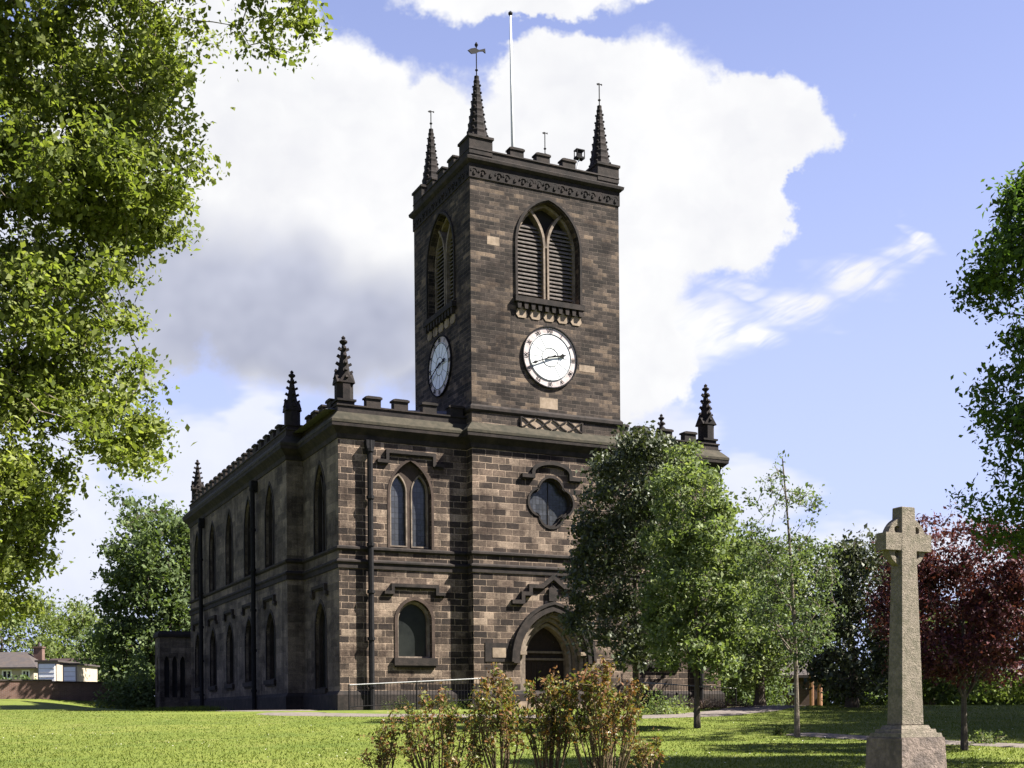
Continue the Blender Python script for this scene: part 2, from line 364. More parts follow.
# ------------------------------------------------------------------ ground
def build_ground():
    m, N, P = mat_new('mown grass'); ob = N.n('ShaderNodeTexCoord').outputs['Object']
    n1 = N.noise(ob, .22, 5, .6); n2 = N.noise(ob, 2.6, 5, .7); n3 = N.noise(ob, 28, 4, .75); n1 = N.m('ADD', N.m('MULTIPLY', n1, .6), N.m('MULTIPLY', N.noise(N.v('MULTIPLY', ob, (.35, .8, 1)), .9, 4, .6), .4))
    c = N.ramp(N.m('ADD', N.m('MULTIPLY', n1, .55), N.m('MULTIPLY', n2, .45)), [(.3, (.052, .072, .013)), (.45, (.078, .100, .017)), (.58, (.108, .124, .024)), (.72, (.15, .148, .04))])
    c = N.mix(N.m('MULTIPLY', N.mr(N.noise(ob, .55, 4, .65), .5, .68), .45), c, (.045, .072, .016)); c = N.mix(N.m('MULTIPLY', N.mr(N.noise(N.v('ADD', ob, (7, 3, 0)), .8, 4, .7), .54, .7), .5), c, (.17, .155, .05))
    c = N.mix(N.m('MULTIPLY', N.mr(n3, .35, .7), .28), c, (.055, .075, .014))
    c = N.mix(N.m('MULTIPLY', N.mr(N.noise(ob, 1.1, 3, .8), .66, .72), .6), c, (.12, .11, .045))
    N.nt.links.new(c, P.inputs['Base Color']); P.inputs['Roughness'].default_value = .95; P.inputs['Specular IOR Level'].default_value = .1
    bp = N.n('ShaderNodeBump', {'Strength': .35, 'Distance': .04, 'Height': n3}); N.nt.links.new(bp.outputs[0], P.inputs['Normal'])
    s = np.concatenate([[-3000, -800, -200, -60, -20], np.arange(-8, 110, 1.0), [115, 125, 140, 170, 220, 320, 500, 900, 1800, 4000]])
    t = np.concatenate([[-4000, -1500, -600, -250, -120, -85, -70], np.arange(-60, 61, 1.25), [70, 85, 120, 250, 600, 1500, 4000]])
    SS, TT = np.meshgrid(s, t, indexing='ij')
    X = CAM.x + SS * Fv.x + TT * Rv.x; Y = CAM.y + SS * Fv.y + TT * Rv.y
    V = np.stack([X, Y, gz(X, Y)], -1).reshape(-1, 3); a, b = len(s), len(t)
    I = np.arange(a * b).reshape(a, b)
    F = np.stack([I[:-1, :-1], I[:-1, 1:], I[1:, 1:], I[1:, :-1]], -1).reshape(-1, 4)
    o = npobj('ground', V, F, m); tag(o, kind='structure')
    if o.data.polygons[0].normal.z < 0: o.data.flip_normals()
    for p in o.data.polygons: p.use_smooth = True
build_ground()
def ribbon(name, pts, w, m, dz=.03, kind='structure'):
    """flat strip lying on the ground along world points (x,y)"""
    L = []
    for (a, b) in zip(pts, pts[1:]):
        a = Vector(a[:2]); b = Vector(b[:2]); k = max(2, int((b - a).length / .5))
        L += [a.lerp(b, i / k) for i in range(k)]
    L.append(Vector(pts[-1][:2])); V = []; F = []; nw = 5
    for i, p in enumerate(L):
        d = (L[min(i + 1, len(L) - 1)] - L[max(i - 1, 0)]).normalized(); q = Vector((-d.y, d.x))
        for j in range(nw + 1):
            f = j / nw - .5; ww = w * (1 + .06 * math.sin(i * .9 + (3 if f > 0 else 0)))
            x, y = p + q * f * ww; V.append((x, y, gzf(x, y) + dz + (0 if 0 < j < nw else -dz * .9)))
    for i in range(len(L) - 1):
        for j in range(nw):
            a = i * (nw + 1) + j; F.append((a, a + nw + 1, a + nw + 2, a + 1))
    o = npobj(name, V, F, m); tag(o, kind=kind)
    if o.data.polygons[0].normal.z < 0: o.data.flip_normals()
    return o
m_path = rough('pale gravel tarmac path', (.10, .082, .072), (.135, .115, .102), 8, (.065, .055, .05), bump=.4)
m_bed = rough('bare bed soil', (.09, .065, .05), (.15, .115, .09), 5, bump=.7)
ribbon('path', [(-9.0, 15), (-8.6, 6), (-8.2, -1.2), (-7.6, -3.2)], 1.5, m_path)
def gp(u, v):
    """ground point seen at pixel (u,v)"""
    q = ray(u, v); s = 8.
    while s < 140:
        p = CAM + q * s
        if p.z < gzf(p.x, p.y): return p
        s += .1
    return CAM + q * 60
PATH2 = [at(640, 25.5), at(720, 26.5), at(800, 27.8), at(870, 26.0), at(960, 24.3), at(1060, 23.0), at(1250, 21)]
ribbon('path', [(p.x, p.y) for p in PATH2[2:]], 1.0, m_path)
PATH3 = [at(225, 50), at(300, 42.5), at(380, 40.6), at(470, 39.4), at(560, 38.6), at(640, 38.2), at(700, 39.5), at(750, 43), at(790, 50)]
ribbon('path', [(p.x, p.y) for p in PATH3], 2.3, m_path, .035)
ribbon('soil', [(7.6, -1.0), (10, -1.0), (13.4, -1.0)], 1.7, m_bed, .05)

def blades(name, pts, h, w, m, seed=1, lean=.5):
    """many thin upright triangles = grass or small plants; pts (n,3)"""
    r = np.random.default_rng(seed); n = len(pts); a = r.uniform(0, 2 * PI, n); h = h * r.uniform(.5, 1.4, n); w = w * r.uniform(.6, 1.3, n)
    d = np.stack([np.cos(a), np.sin(a), 0 * a], 1); l = np.stack([r.normal(0, lean, n), r.normal(0, lean, n), np.ones(n)], 1) * h[:, None]
    V = np.stack([pts - d * w[:, None] / 2, pts + d * w[:, None] / 2, pts + l], 1).reshape(-1, 3)
    return npobj(name, V, np.arange(3 * n).reshape(-1, 3), m)
m_grass = leafmat('grass blades', [(.045, .064, .013), (.068, .090, .017), (.092, .112, .022), (.14, .14, .035)], .3, .7, .1)
def inchurch(x, y): return (x > -6.6) & (x < 13.2) & (y > -.3) & (y < 31) & ((y > .3) | ((x > -.3) & (x < 7.3)))
def build_grass():
    r = np.random.default_rng(5); n = 150000
    s = 16.5 + (r.random(n) ** 1.25) * 34; t = r.uniform(-.6, .58, n) * s
    x = CAM.x + s * Fv.x + t * Rv.x; y = CAM.y + s * Fv.y + t * Rv.y
    k = ~inchurch(x, y) & ~((y > -5.2) & (x > -9.2) & (x < 20) & (y < 1)) & ~((x > -9.6) & (x < -6.1) & (y > -2) & (y < 16)); x = x[k]; y = y[k]
    P2 = np.array([(p.x, p.y) for p in PATH2[2:]]); d = np.full(len(x), 9.)
    for a, b in zip(P2, P2[1:]):
        ab = b - a; q = np.clip(((x - a[0]) * ab[0] + (y - a[1]) * ab[1]) / (ab @ ab), 0, 1); d = np.minimum(d, np.hypot(x - a[0] - q * ab[0], y - a[1] - q * ab[1]))
    P3 = np.array([(p.x, p.y) for p in PATH3])
    for a, b in zip(P3, P3[1:]):
        ab = b - a; q = np.clip(((x - a[0]) * ab[0] + (y - a[1]) * ab[1]) / (ab @ ab), 0, 1); d = np.minimum(d, np.hypot(x - a[0] - q * ab[0], y - a[1] - q * ab[1]) - .6)
    k = d > .55; x = x[k]; y = y[k]
    tag(blades('grass', np.stack([x, y, gz(x, y)], 1), .035, .02, m_grass, 6), 'short mown green grass covering the churchyard lawn', 'grass', kind='stuff')
    # the rough unmown fringe along the shaded wall
    n = 9000; y = r.uniform(12, 34, n) ; x = -8.1 + r.normal(0, .45, n) - np.clip(y - 26, 0, 9) * .25
    P = np.stack([x, y, gz(x, y)], 1)
    x2 = r.normal(0, .25, 900) - 7.6; y2 = r.uniform(4, 14, 900)
    tag(blades('long_grass', P, .26, .03, m_grass, 7, .35), 'longer unmown grass at the foot of the shaded side wall', 'grass', kind='stuff')
build_grass()

# ------------------------------------------------------------------ the church
W, D2, B, P0, L1, WX, YE = 7.0, 6.24, 5.49, .52, 4.87, .72, 26.15
Y1 = P0 + L1; XL = -B - WX; XR = W + B + WX
def onY(u, v, Y):
    q = ray(u, v); return CAM + q * ((Y - CAM.y) / q.y)
church = empty('church', (0, 0, 0), 'blackened sandstone church with battlements and a tall square clock tower at its front', 'church')
def cpart(name, bm, m, parent=None, label=None, smooth=False):
    o = fin(name, bm, m, parent or church, smooth)
    if label: o['label'] = label
    return o
PF = Plane((0, P0), (1, 0)); PT = Plane((0, 0), (1, 0)); PTL = Plane((0, 0), (0, -1)); PTR = Plane((W, 0), (0, 1)); PTB = Plane((0, D2), (-1, 0))
PBL = Plane((-B, 0), (0, -1)); PBR = Plane((W + B, 0), (0, 1)); PNL = Plane((XL, 0), (0, -1)); PNR = Plane((XR, 0), (0, 1)); PNB = Plane((0, YE), (-1, 0))
PRL = Plane((0, Y1), (1, 0))
def rect(a0, a1, z0, z1): return [(a0, z0), (a1, z0), (a1, z1), (a0, z1)]
ZB, ZT = -1.2, 11.66
WU = dict(z0=6.46, w=1.78, zs=8.55, zt=9.98); WL = dict(z0=2.08, w=1.46, zs=3.58, zt=4.40)
SU = dict(z0=6.46, w=1.5, zs=8.6, zt=10.1); SL = dict(z0=1.4, w=1.5, zs=3.3, zt=4.42)
BF = dict(z0=17.05, w=2.86, zs=19.35, zt=21.22)
def A(c, d): return arch(c, d['z0'], d['w'], d['zs'], d['zt'])
CU, CLO = -2.48, -2.35; YW = [8.2, 12.17, 16.14, 20.1, 24.07]
def quatre(c, z, r, k=.54, n=9):
    pts = []
    for q in range(4):
        a0 = -PI / 2 + q * PI / 2; ccx, ccz = c + math.cos(a0) * r * (1 - k), z + math.sin(a0) * r * (1 - k)
        for i in range(n + 1):
            a = a0 - PI * .46 + PI * .92 * i / n; pts.append((ccx + r * k * math.cos(a) * 1.04, ccz + r * k * math.sin(a) * 1.04))
    return pts
QC = (3.6, 8.63)
DOOR = dict(z0=-.2, w=3.05, zs=2.05, zt=3.98)
bm = bmesh.new()
wall(bm, PF, rect(-B, 0, ZB, ZT), [A(CU, WU), A(CLO, WL)], .42)
cpart('west_wall', bm, m_low); bm = bmesh.new()
wall(bm, PF, rect(W, W + B, ZB, ZT), [A(W - CU, WU), A(W - CLO, WL)], .42)
cpart('west_wall', bm, m_low)
bm = bmesh.new()
wall(bm, PBL, rect(-Y1, -P0, ZB, ZT), [A(-3., SU), A(-3., dict(SL, z0=.9))], .4)
wall(bm, PBR, rect(P0, Y1, ZB, ZT), [], .4)
wall(bm, PRL, rect(XL, -B, ZB, ZT), [], .4); wall(bm, PRL, rect(W + B, XR, ZB, ZT), [], .4)
wall(bm, PNL, rect(-YE, -Y1, ZB, ZT), [A(-y, d) for y in YW for d in (SU, SL)], .4)
wall(bm, PNR, rect(Y1, YE, ZB, ZT), [A(y, d) for y in YW for d in (SU, SL)], .4)
wall(bm, PNB, rect(-XR, -XL, ZB, ZT), [], .4)
cpart('side_wall', bm, m_side)
bm = bmesh.new()
door_hole = arch(3.62, ZB, DOOR['w'], DOOR['zs'], DOOR['zt'])
wall(bm, PT, rect(0, W, ZB, 11.7), [door_hole, quatre(*QC, 1.02)], .45)
wall(bm, PTL, rect(-P0, 0, ZB, 11.7), []); wall(bm, PTR, rect(0, P0, ZB, 11.7), [])
cpart('tower_base_wall', bm, m_low)
bm = bmesh.new()
TR = .0
wall(bm, PT, rect(0, W, 11.7, 22.45), [A(3.57, BF)], .7); wall(bm, PTL, rect(-D2, 0, 11.7, 22.45), [A(-3.12, BF)], .7)
wall(bm, PTR, rect(0, D2, 11.7, 22.45), [A(3.12, BF)], .5); wall(bm, PTB, rect(-W, 0, 11.7, 22.45), [], .5)
cpart('tower_wall', bm, m_up)
PLAN = [(-B, P0), (0, P0), (0, 0), (W, 0), (W, P0), (W + B, P0), (W + B, Y1), (XR, Y1), (XR, YE), (XL, YE), (XL, Y1), (-B, Y1)]
def ring(name, prof, m, path=PLAN, closed=True):
    bm = bmesh.new(); sweep(bm, prof, path, closed); return cpart(name, bm, m)
ring('plinth', [(-.1, ZB), (.14, ZB), (.14, .62), (.02, .77), (-.1, .77)], m_trim)
ring('string_course', [(-.1, 6.27), (.03, 6.27), (.1, 6.33), (.1, 6.41), (.0, 6.46), (-.1, 6.46)], m_trim)
ring('string_course', [(-.1, 5.56), (.05, 5.58), (.05, 5.76), (.11, 5.82), (.11, 5.88), (0, 5.95), (-.1, 5.95)], m_trim)
ring('cornice', [(-.1, 10.62), (.04, 10.64), (.07, 10.82), (.2, 10.95), (.32, 11.06), (.33, 11.2), (-.1, 11.2)], m_trim)
ring('cornice_weathering', [(-.1, 11.203), (.345, 11.203), (.345, 11.31), (.015, 11.67), (-.1, 11.67)], m_weather)
TP = [(0, 0), (W, 0), (W, D2), (0, D2)]
ring('string_course', [(-.1, 12.1), (.03, 12.12), (.09, 12.2), (.09, 12.32), (.0, 12.42), (-.1, 12.42)], m_trim, TP)
ring('tower_frieze', [(-.1, 21.62), (.04, 21.62), (.04, 22.2), (-.1, 22.2)], m_black, TP)
ring('tower_cornice', [(-.1, 22.202), (.06, 22.202), (.17, 22.3), (.19, 22.41), (.04, 22.5), (-.1, 22.5)], m_trim, TP)
bm = bmesh.new()
for pl, a0, a1 in ((PT, 0, W), (PTL, -D2, 0), (PTR, 0, D2)):
    n = int(round((a1 - a0) / .36)); st = (a1 - a0) / n
    for i in range(n):
        c = a0 + st * (i + .5)
        strip(bm, pl, [(c + st * .40 * math.cos(PI * k / 5), 21.86 + (.15 + .03 * math.sin(i * 4.)) * math.sin(PI * k / 5)) for k in range(6)], .06, .035, .06 + .02 * math.sin(i * 2.3))
        slab(bm, pl, [(c - .05, 21.74), (c + .05, 21.74 + .03 * math.sin(i * 3.1)), (c + .03, 21.88), (c - .03, 21.88)], .035, .08)
cpart('frieze_carving', bm, m_black)
# battlements
par = [(W, P0), (W + B, P0), (W + B, Y1), (XR, Y1), (XR, YE), (XL, YE), (XL, Y1), (-B, Y1), (-B, P0), (0, P0)]
def merlon(bm, pl, c, w, z0, z1, cap=.05, th=.34, out=-.005):
    slab(bm, pl, rect(c - w / 2, c + w / 2, z0, z1 - .1), out - th, out)
    slab(bm, pl, [(c - w / 2 - cap, z1 - .1), (c + w / 2 + cap, z1 - .1), (c + w / 2 + cap, z1 - .03), (c + w / 2 - .05, z1), (c - w / 2 + .05, z1), (c - w / 2 - cap, z1 - .03)], out - th - cap, out + cap)
bm = bmesh.new()
sweep(bm, [(-.36, 11.6), (-.005, 11.6), (-.005, 11.9), (.04, 11.92), (.04, 11.98), (-.38, 12.0), (-.4, 11.92), (-.36, 11.9)], par, False)
for c in (-4.0, -2.85, -1.62, -.45): merlon(bm, PF, c, .6, 11.97, 12.4)
for c in (7.4, 8.42, 9.7, 10.97): merlon(bm, PF, c, .6, 11.97, 12.4)
for c in (1.7, 2.75, 3.75, 4.6): merlon(bm, PBL, -c, .55, 11.97, 12.4); merlon(bm, PBR, c, .55, 11.97, 12.4)
for i in range(18):
    c = 6.75 + i * 1.045; merlon(bm, PNL, -c, .55, 11.97, 12.4); merlon(bm, PNR, c, .55, 11.97, 12.4)
cpart('parapet', bm, m_trim)
bm = bmesh.new()
sweep(bm, [(-.36, 22.4), (-.005, 22.4), (-.005, 22.76), (.04, 22.78), (.03, 22.84), (-.38, 22.84)], TP)
for pl, s, wd in ((PT, 1, W), (PTL, -1, D2), (PTR, 1, D2), (PTB, -1, W)):
    for c in ((2.15, 3.37, 4.6) if wd == W else (1.95, 3.12, 4.3)):
        merlon(bm, pl, s * c, .62, 22.82, 23.2, .04)
for x, y in ((.5, .5), (W - .5, .5), (.5, D2 - .5), (W - .5, D2 - .5)):
    box(bm, x - .52, x + .52, y - .52, y + .52, 22.6, 23.26); box(bm, x - .57, x + .57, y - .57, y + .57, 23.262, 23.36)
cpart('tower_parapet', bm, m_trim)
bm = bmesh.new(); box(bm, .3, W - .3, .3, D2 - .3, 22.3, 22.6); cpart('tower_roof', bm, m_slate)
bm = bmesh.new()
rf = [Vector(q) for q in ((XL + .3, P0 + .3, 11.8), (XR - .3, P0 + .3, 11.8), (XR - .3, YE - .3, 11.8), (XL + .3, YE - .3, 11.8), (3.5, P0 + 3, 13.2), (3.5, YE - 3, 13.2))]
v = [bm.verts.new(q) for q in rf]
for f in ((0, 1, 4), (1, 2, 5, 4), (2, 3, 5), (3, 0, 4, 5)): bm.faces.new([v[i] for i in f])
cpart('nave_roof', bm, m_slate)
bm = bmesh.new(); box(bm, XL + .55, XR - .55, Y1 + .55, YE - .55, ZB, 11.5); box(bm, -B + .6, W + B - .6, 1.1, Y1 + .6, ZB, 11.5); box(bm, .65, W - .65, .65, D2 - .65, 11.6, 22.2)
cpart('interior', bm, m_dark)

def window(pl, c, d, depth=.3, y=True, g=m_glass, fm=m_mull, fw=.11, fparent=None):
    o = A(c, d); bm = bmesh.new(); slab(bm, pl, o, -depth - .08, -depth)
    win = cpart('window', bm, g)
    bm = bmesh.new(); zs, zt, w, z0 = d['zs'], d['zt'], d['w'], d['z0']; h = zt - zs; r = (h * h + (w / 2) ** 2) / w; f0, f1 = -depth - .01, -depth + .16
    inner = arch(c, z0 + .02, w - fw, zs, zt - fw * .6)
    strip(bm, pl, inner, fw, f0, f1, True)
    if y:
        strip(bm, pl, [(c, z0), (c, zs)], fw, f0, f1 + .02)
        for sg in (1, -1):
            cl = c + sg * r; pts = [];
            for i in range(9):
                # arc that leaves the mullion at the springing and meets the outer arch a quarter width away
                xt = c + sg * (w / 4) * (i / 8) ; q = (xt - cl) / r
                pts.append((xt, zs + r * math.sqrt(max(0, 1 - q * q))))
            strip(bm, pl, pts, fw * .9, f0, f1)
    elif y is False:
        strip(bm, pl, [(c, z0), (c, zt - .1)], .07, f0, f1 - .06)
    cpart('frame', bm, fm, win)
    return win
def sill(pl, c, w, z, win, h=.18, out=.12, m=m_dress):
    bm = bmesh.new(); slab(bm, pl, rect(c - w / 2, c + w / 2, z - h, z - .002), -.35, out); slab(bm, pl, rect(c - w / 2 + .06, c + w / 2 - .06, z - h - .08, z - h - .002), -.05, out - .06)
    cpart('sill', bm, m, win)
def label_mould(pl, pts, win=None, w=.13, out=.13):
    bm = bmesh.new(); strip(bm, pl, pts, w, -.02, out); strip(bm, pl, [(a, z - w * .5 - .03) for a, z in pts], .05, -.02, out * .55)
    return cpart('hood_mould', bm, m_trim, win)
def surround(pl, c, d, w, m, win, out=.02):
    bm = bmesh.new(); o = arch(c, d['z0'], d['w'] + w, d['zs'], d['zt'] + w * .55)
    strip(bm, pl, o[1:] + [o[0]], w, -.03, out); cpart('surround', bm, m, win)
for sg, cc in ((1, CU), (-1, W - CU)):
    bm = bmesh.new(); slab(bm, PF, A(cc, WU), -.42, -.34); wn = cpart('window', bm, m_glass)
    lan = [arch(cc + q, 6.56, .68, 8.75, 9.44) for q in (-.46, .44)]
    bm = bmesh.new(); wall(bm, PF, A(cc, WU), lan, .14, -.2); cpart('tracery', bm, m_low2, wn)
    bm = bmesh.new()
    for l in lan: strip(bm, PF, l, .055, -.3, -.17, True)
    cpart('frame', bm, m_mull, wn); surround(PF, cc, WU, .1, m_low2, wn)
    label_mould(PF, [(cc - 1.42, 9.87), (cc - 1.0, 9.87), (cc - 1.0, 10.27), (cc + 1.0, 10.27), (cc + 1.0, 9.87), (cc + 1.42, 9.87)], wn)
for cc in (CLO, W - CLO):
    wn = window(PF, cc, WL, .36, y=None, g=m_glass2); surround(PF, cc, WL, .13, m_low2, wn, .03); sill(PF, cc, 1.85, 2.08, wn, .3, .16, m_trim)
    label_mould(PF, [(cc - 1.3, 4.68), (cc - .95, 4.68), (cc - .95, 4.97), (cc + .95, 4.97), (cc + .95, 4.68), (cc + 1.3, 4.68)], wn)
def sidewin(pl, s, y, lo):
    d = lo or SU; wn = window(pl, s * y, d, .3, y=(lo is None), g=m_glass2, fm=m_trim, fw=.09)
    surround(pl, s * y, d, .12, m_trim, wn, .02)
    if lo:
        sill(pl, s * y, 1.8, d['z0'], wn, .2, .12, m_trim); q = s * y
        label_mould(pl, [(q - 1.1, 4.75), (q - .85, 4.75), (q - .85, 5.05), (q + .85, 5.05), (q + .85, 4.75), (q + 1.1, 4.75)], wn)
sidewin(PBL, -1, 3., None); sidewin(PBL, -1, 3., dict(SL, z0=.9))
for y in YW:
    sidewin(PNL, -1, y, None); sidewin(PNL, -1, y, SL); sidewin(PNR, 1, y, None); sidewin(PNR, 1, y, SL)
# quatrefoil window
bm = bmesh.new(); slab(bm, PT, quatre(*QC, 1.02), -.4, -.32); qw = cpart('window', bm, m_glass)
bm = bmesh.new(); strip(bm, PT, quatre(*QC, .98), .12, -.33, -.12, True)
strip(bm, PT, [(3.6, 7.7), (3.6, 9.56)], .03, -.33, -.29); cpart('frame', bm, m_trim, qw)
bm = bmesh.new(); strip(bm, PT, quatre(*QC, 1.05), .09, -.03, .04, True); cpart('surround', bm, m_trim, qw)
label_mould(PT, [(2.2, 9.66), (2.72, 9.66), (2.72, 9.84)] + [(3.6 - .88 * math.cos(PI * k / 10), 9.84 + .42 * math.sin(PI * k / 10)) for k in range(1, 10)] + [(4.48, 9.84), (4.48, 9.66), (5.0, 9.66)], qw, .15, .16)
# doorway
bm = bmesh.new()
for i, (w, dz, o0, o1) in enumerate(((3.0, 0, -.5, -.10), (2.66, -.16, -.8, -.30), (2.3, -.36, -1.1, -.52))):
    o = arch(3.62, ZB, w - .1, 2.05, 3.93 + dz); strip(bm, PT, o[1:] + [o[0]], .13, o0, o1)
dw = cpart('doorway', bm, m_mull)
bm = bmesh.new(); o = arch(3.62, 1.9, 3.5, 2.05, 4.22); strip(bm, PT, o[1:] + [o[0]], .26, -.02, .17)
o = arch(3.62, 1.95, 3.86, 2.05, 4.42); strip(bm, PT, o[1:] + [o[0]], .12, -.02, .22); cpart('hood_mould', bm, m_trim, dw)
bm = bmesh.new(); slab(bm, PT, arch(3.62, -.1, 2.2, 2.05, 3.5), -1.15, -1.0)
for k in range(9): a = 2.62 + k * .25; strip(bm, PT, [(a, -.1), (a, 2.3)], .03, -1.01, -.98)
dr_ = cpart('door', bm, m_wood, dw)
bm = bmesh.new(); strip(bm, PT, [(2.55, 2.42), (4.7, 2.42)], .09, -1.0, -.9); strip(bm, PT, [(2.55, 2.12), (4.7, 2.12)], .09, -1.0, -.9); cpart('transom', bm, m_mull, dr_)
bm = bmesh.new(); strip(bm, PT, [(2.35, 2.32), (2.05, 2.32)], .14, -.2, .12); strip(bm, PT, [(4.9, 2.32), (5.2, 2.32)], .14, -.2, .12); cpart('impost', bm, m_dress, dw)
label_mould(PT, [(1.7, 4.43), (2.2, 4.43), (2.2, 4.78), (2.55, 4.78), (2.55, 5.1), (3.1, 5.1), (3.62, 5.5), (4.14, 5.1), (4.7, 5.1), (4.7, 4.78), (5.05, 4.78), (5.05, 4.43), (5.5, 4.43)], dw, .16, .15)
bm = bmesh.new(); slab(bm, PT, [(3.4, 4.5), (3.8, 4.5), (3.8, 5.0), (3.6, 5.15), (3.4, 5.0)], -.02, .14); cpart('keystone', bm, m_trim, dw)
bm = bmesh.new(); box(bm, 1.2, 6.0, -1.1, -.142, -.5, .16); box(bm, 1.5, 5.7, -.75, -.142, .16, .32); cpart('door_step', bm, m_dress)
bm = bmesh.new(); slab(bm, PT, rect(.5, 1.62, 1.95, 2.72), -.02, .03); pq = cpart('wall_plaque', bm, m_trim)
bm = bmesh.new(); slab(bm, PT, rect(.82, 1.42, 2.12, 2.52), .02, .05); cpart('panel', bm, m_dress, pq)
# belfry openings
def belfry(pl, c):
    d = BF; o = A(c, d); bm = bmesh.new(); slab(bm, pl, o, -.8, -.7); wn = cpart('belfry_window', bm, m_dark)
    zs, zt, w, z0 = d['zs'], d['zt'], d['w'], d['z0']; h = zt - zs; r = (h * h + (w / 2) ** 2) / w
    for sg in (-1, 1):
        bm = bmesh.new(); z = z0 + .1
        while z < 20.2:
            xa = .07
            # the light narrows where the branch and the outer arch close in
            if z > zs:
                dz = z - zs; x_out = r - w / 2; xo = math.sqrt(max(r * r - dz * dz, 0)) - x_out; xi = r - math.sqrt(max(r * r - dz * dz, 0))
            else: xo = w / 2; xi = 0
            x0, x1 = xi + .06, xo - .06
            if x1 - x0 > .15:
                a0, a1 = (c + x0, c + x1) if sg > 0 else (c - x1, c - x0)
                q = [pl.p(a0, z, -.34), pl.p(a1, z, -.34), pl.p(a1, z + .15, -.5), pl.p(a0, z + .15, -.5)]
                for t in (0, .03): pass
                lo = [bm.verts.new(k) for k in q]; hi = [bm.verts.new(k + Vector((0, 0, .05))) for k in q]
                bm.faces.new(lo[::-1]); bm.faces.new(hi)
                for k in range(4): bm.faces.new((lo[k], lo[(k + 1) % 4], hi[(k + 1) % 4], hi[k]))
            z += .165
        cpart('louvre', bm, m_louvre, wn)
    bm = bmesh.new(); inner = arch(c, z0 + .02, w - .1, zs, zt - .07); strip(bm, pl, inner, .12, -.6, -.3, True)
    for off in (-.09, .09):
        strip(bm, pl, [(c + off, z0), (c + off, zs)], .085, -.55, -.2)
    for sg in (1, -1):
        cl = c + sg * r; pts = []
        for i in range(11):
            xt = c + sg * (.06 + (w / 4) * (i / 10)); q = (xt - sg * .06 - cl) / r
            pts.append((xt, zs + r * math.sqrt(max(0, 1 - q * q))))
        strip(bm, pl, pts, .11, -.55, -.2)
    cpart('frame', bm, m_mull, wn)
    o = arch(c, 17.1, w + .18, zs, zt + .1); bm = bmesh.new(); strip(bm, pl, o[1:] + [o[0]], .1, -.02, .07); cpart('hood_mould', bm, m_trim, wn)
    bm = bmesh.new(); slab(bm, pl, rect(c - 1.63, c + 1.63, 16.82, 17.04), -.3, .2)
    for k in range(10): a = c - 1.44 + k * .32; slab(bm, pl, [(a - .07, 16.55), (a + .07, 16.55), (a + .1, 16.815), (a - .1, 16.815)], -.02, .16)
    cpart('sill', bm, m_trim, wn)
    bm = bmesh.new(); slab(bm, pl, [(c - 1.6, 17.06), (c + 1.6, 17.06), (c + 1.6, 17.041), (c - 1.6, 17.041)], -.3, .12); cpart('ledge', bm, m_dress, wn)
    bm = bmesh.new()
    for k in range(5):
        a = c - 1.28 + k * .64; slab(bm, pl, [(a - .27, 16.34), (a - .16, 16.2), (a + .16, 16.2), (a + .27, 16.34), (a + .2, 16.56), (a, 16.66), (a - .2, 16.56)], -.02, .03)
    cpart('carved_apron', bm, m_dress, wn)
belfry(PT, 3.57); belfry(PTL, -3.12); belfry(PTR, 3.12)
# carved band under the tower string course
bm = bmesh.new(); slab(bm, PT, rect(2.2, 5.1, 11.66, 12.095), -.02, .02); cb = cpart('carved_band', bm, m_dress)
bm = bmesh.new()
for k in range(4):
    a = 2.56 + k * .73
    for sg in (1, -1): strip(bm, PT, [(a - .33, 11.88 - sg * .21), (a - .13, 11.88 - sg * .11), (a, 11.88), (a + .13, 11.88 + sg * .11), (a + .33, 11.88 + sg * .21)], .045, .015, .075)
for a in (2.2, 5.1): strip(bm, PT, [(a, 11.69), (a, 12.1)], .06, .015, .08)
cpart('tracery', bm, m_trim, cb)
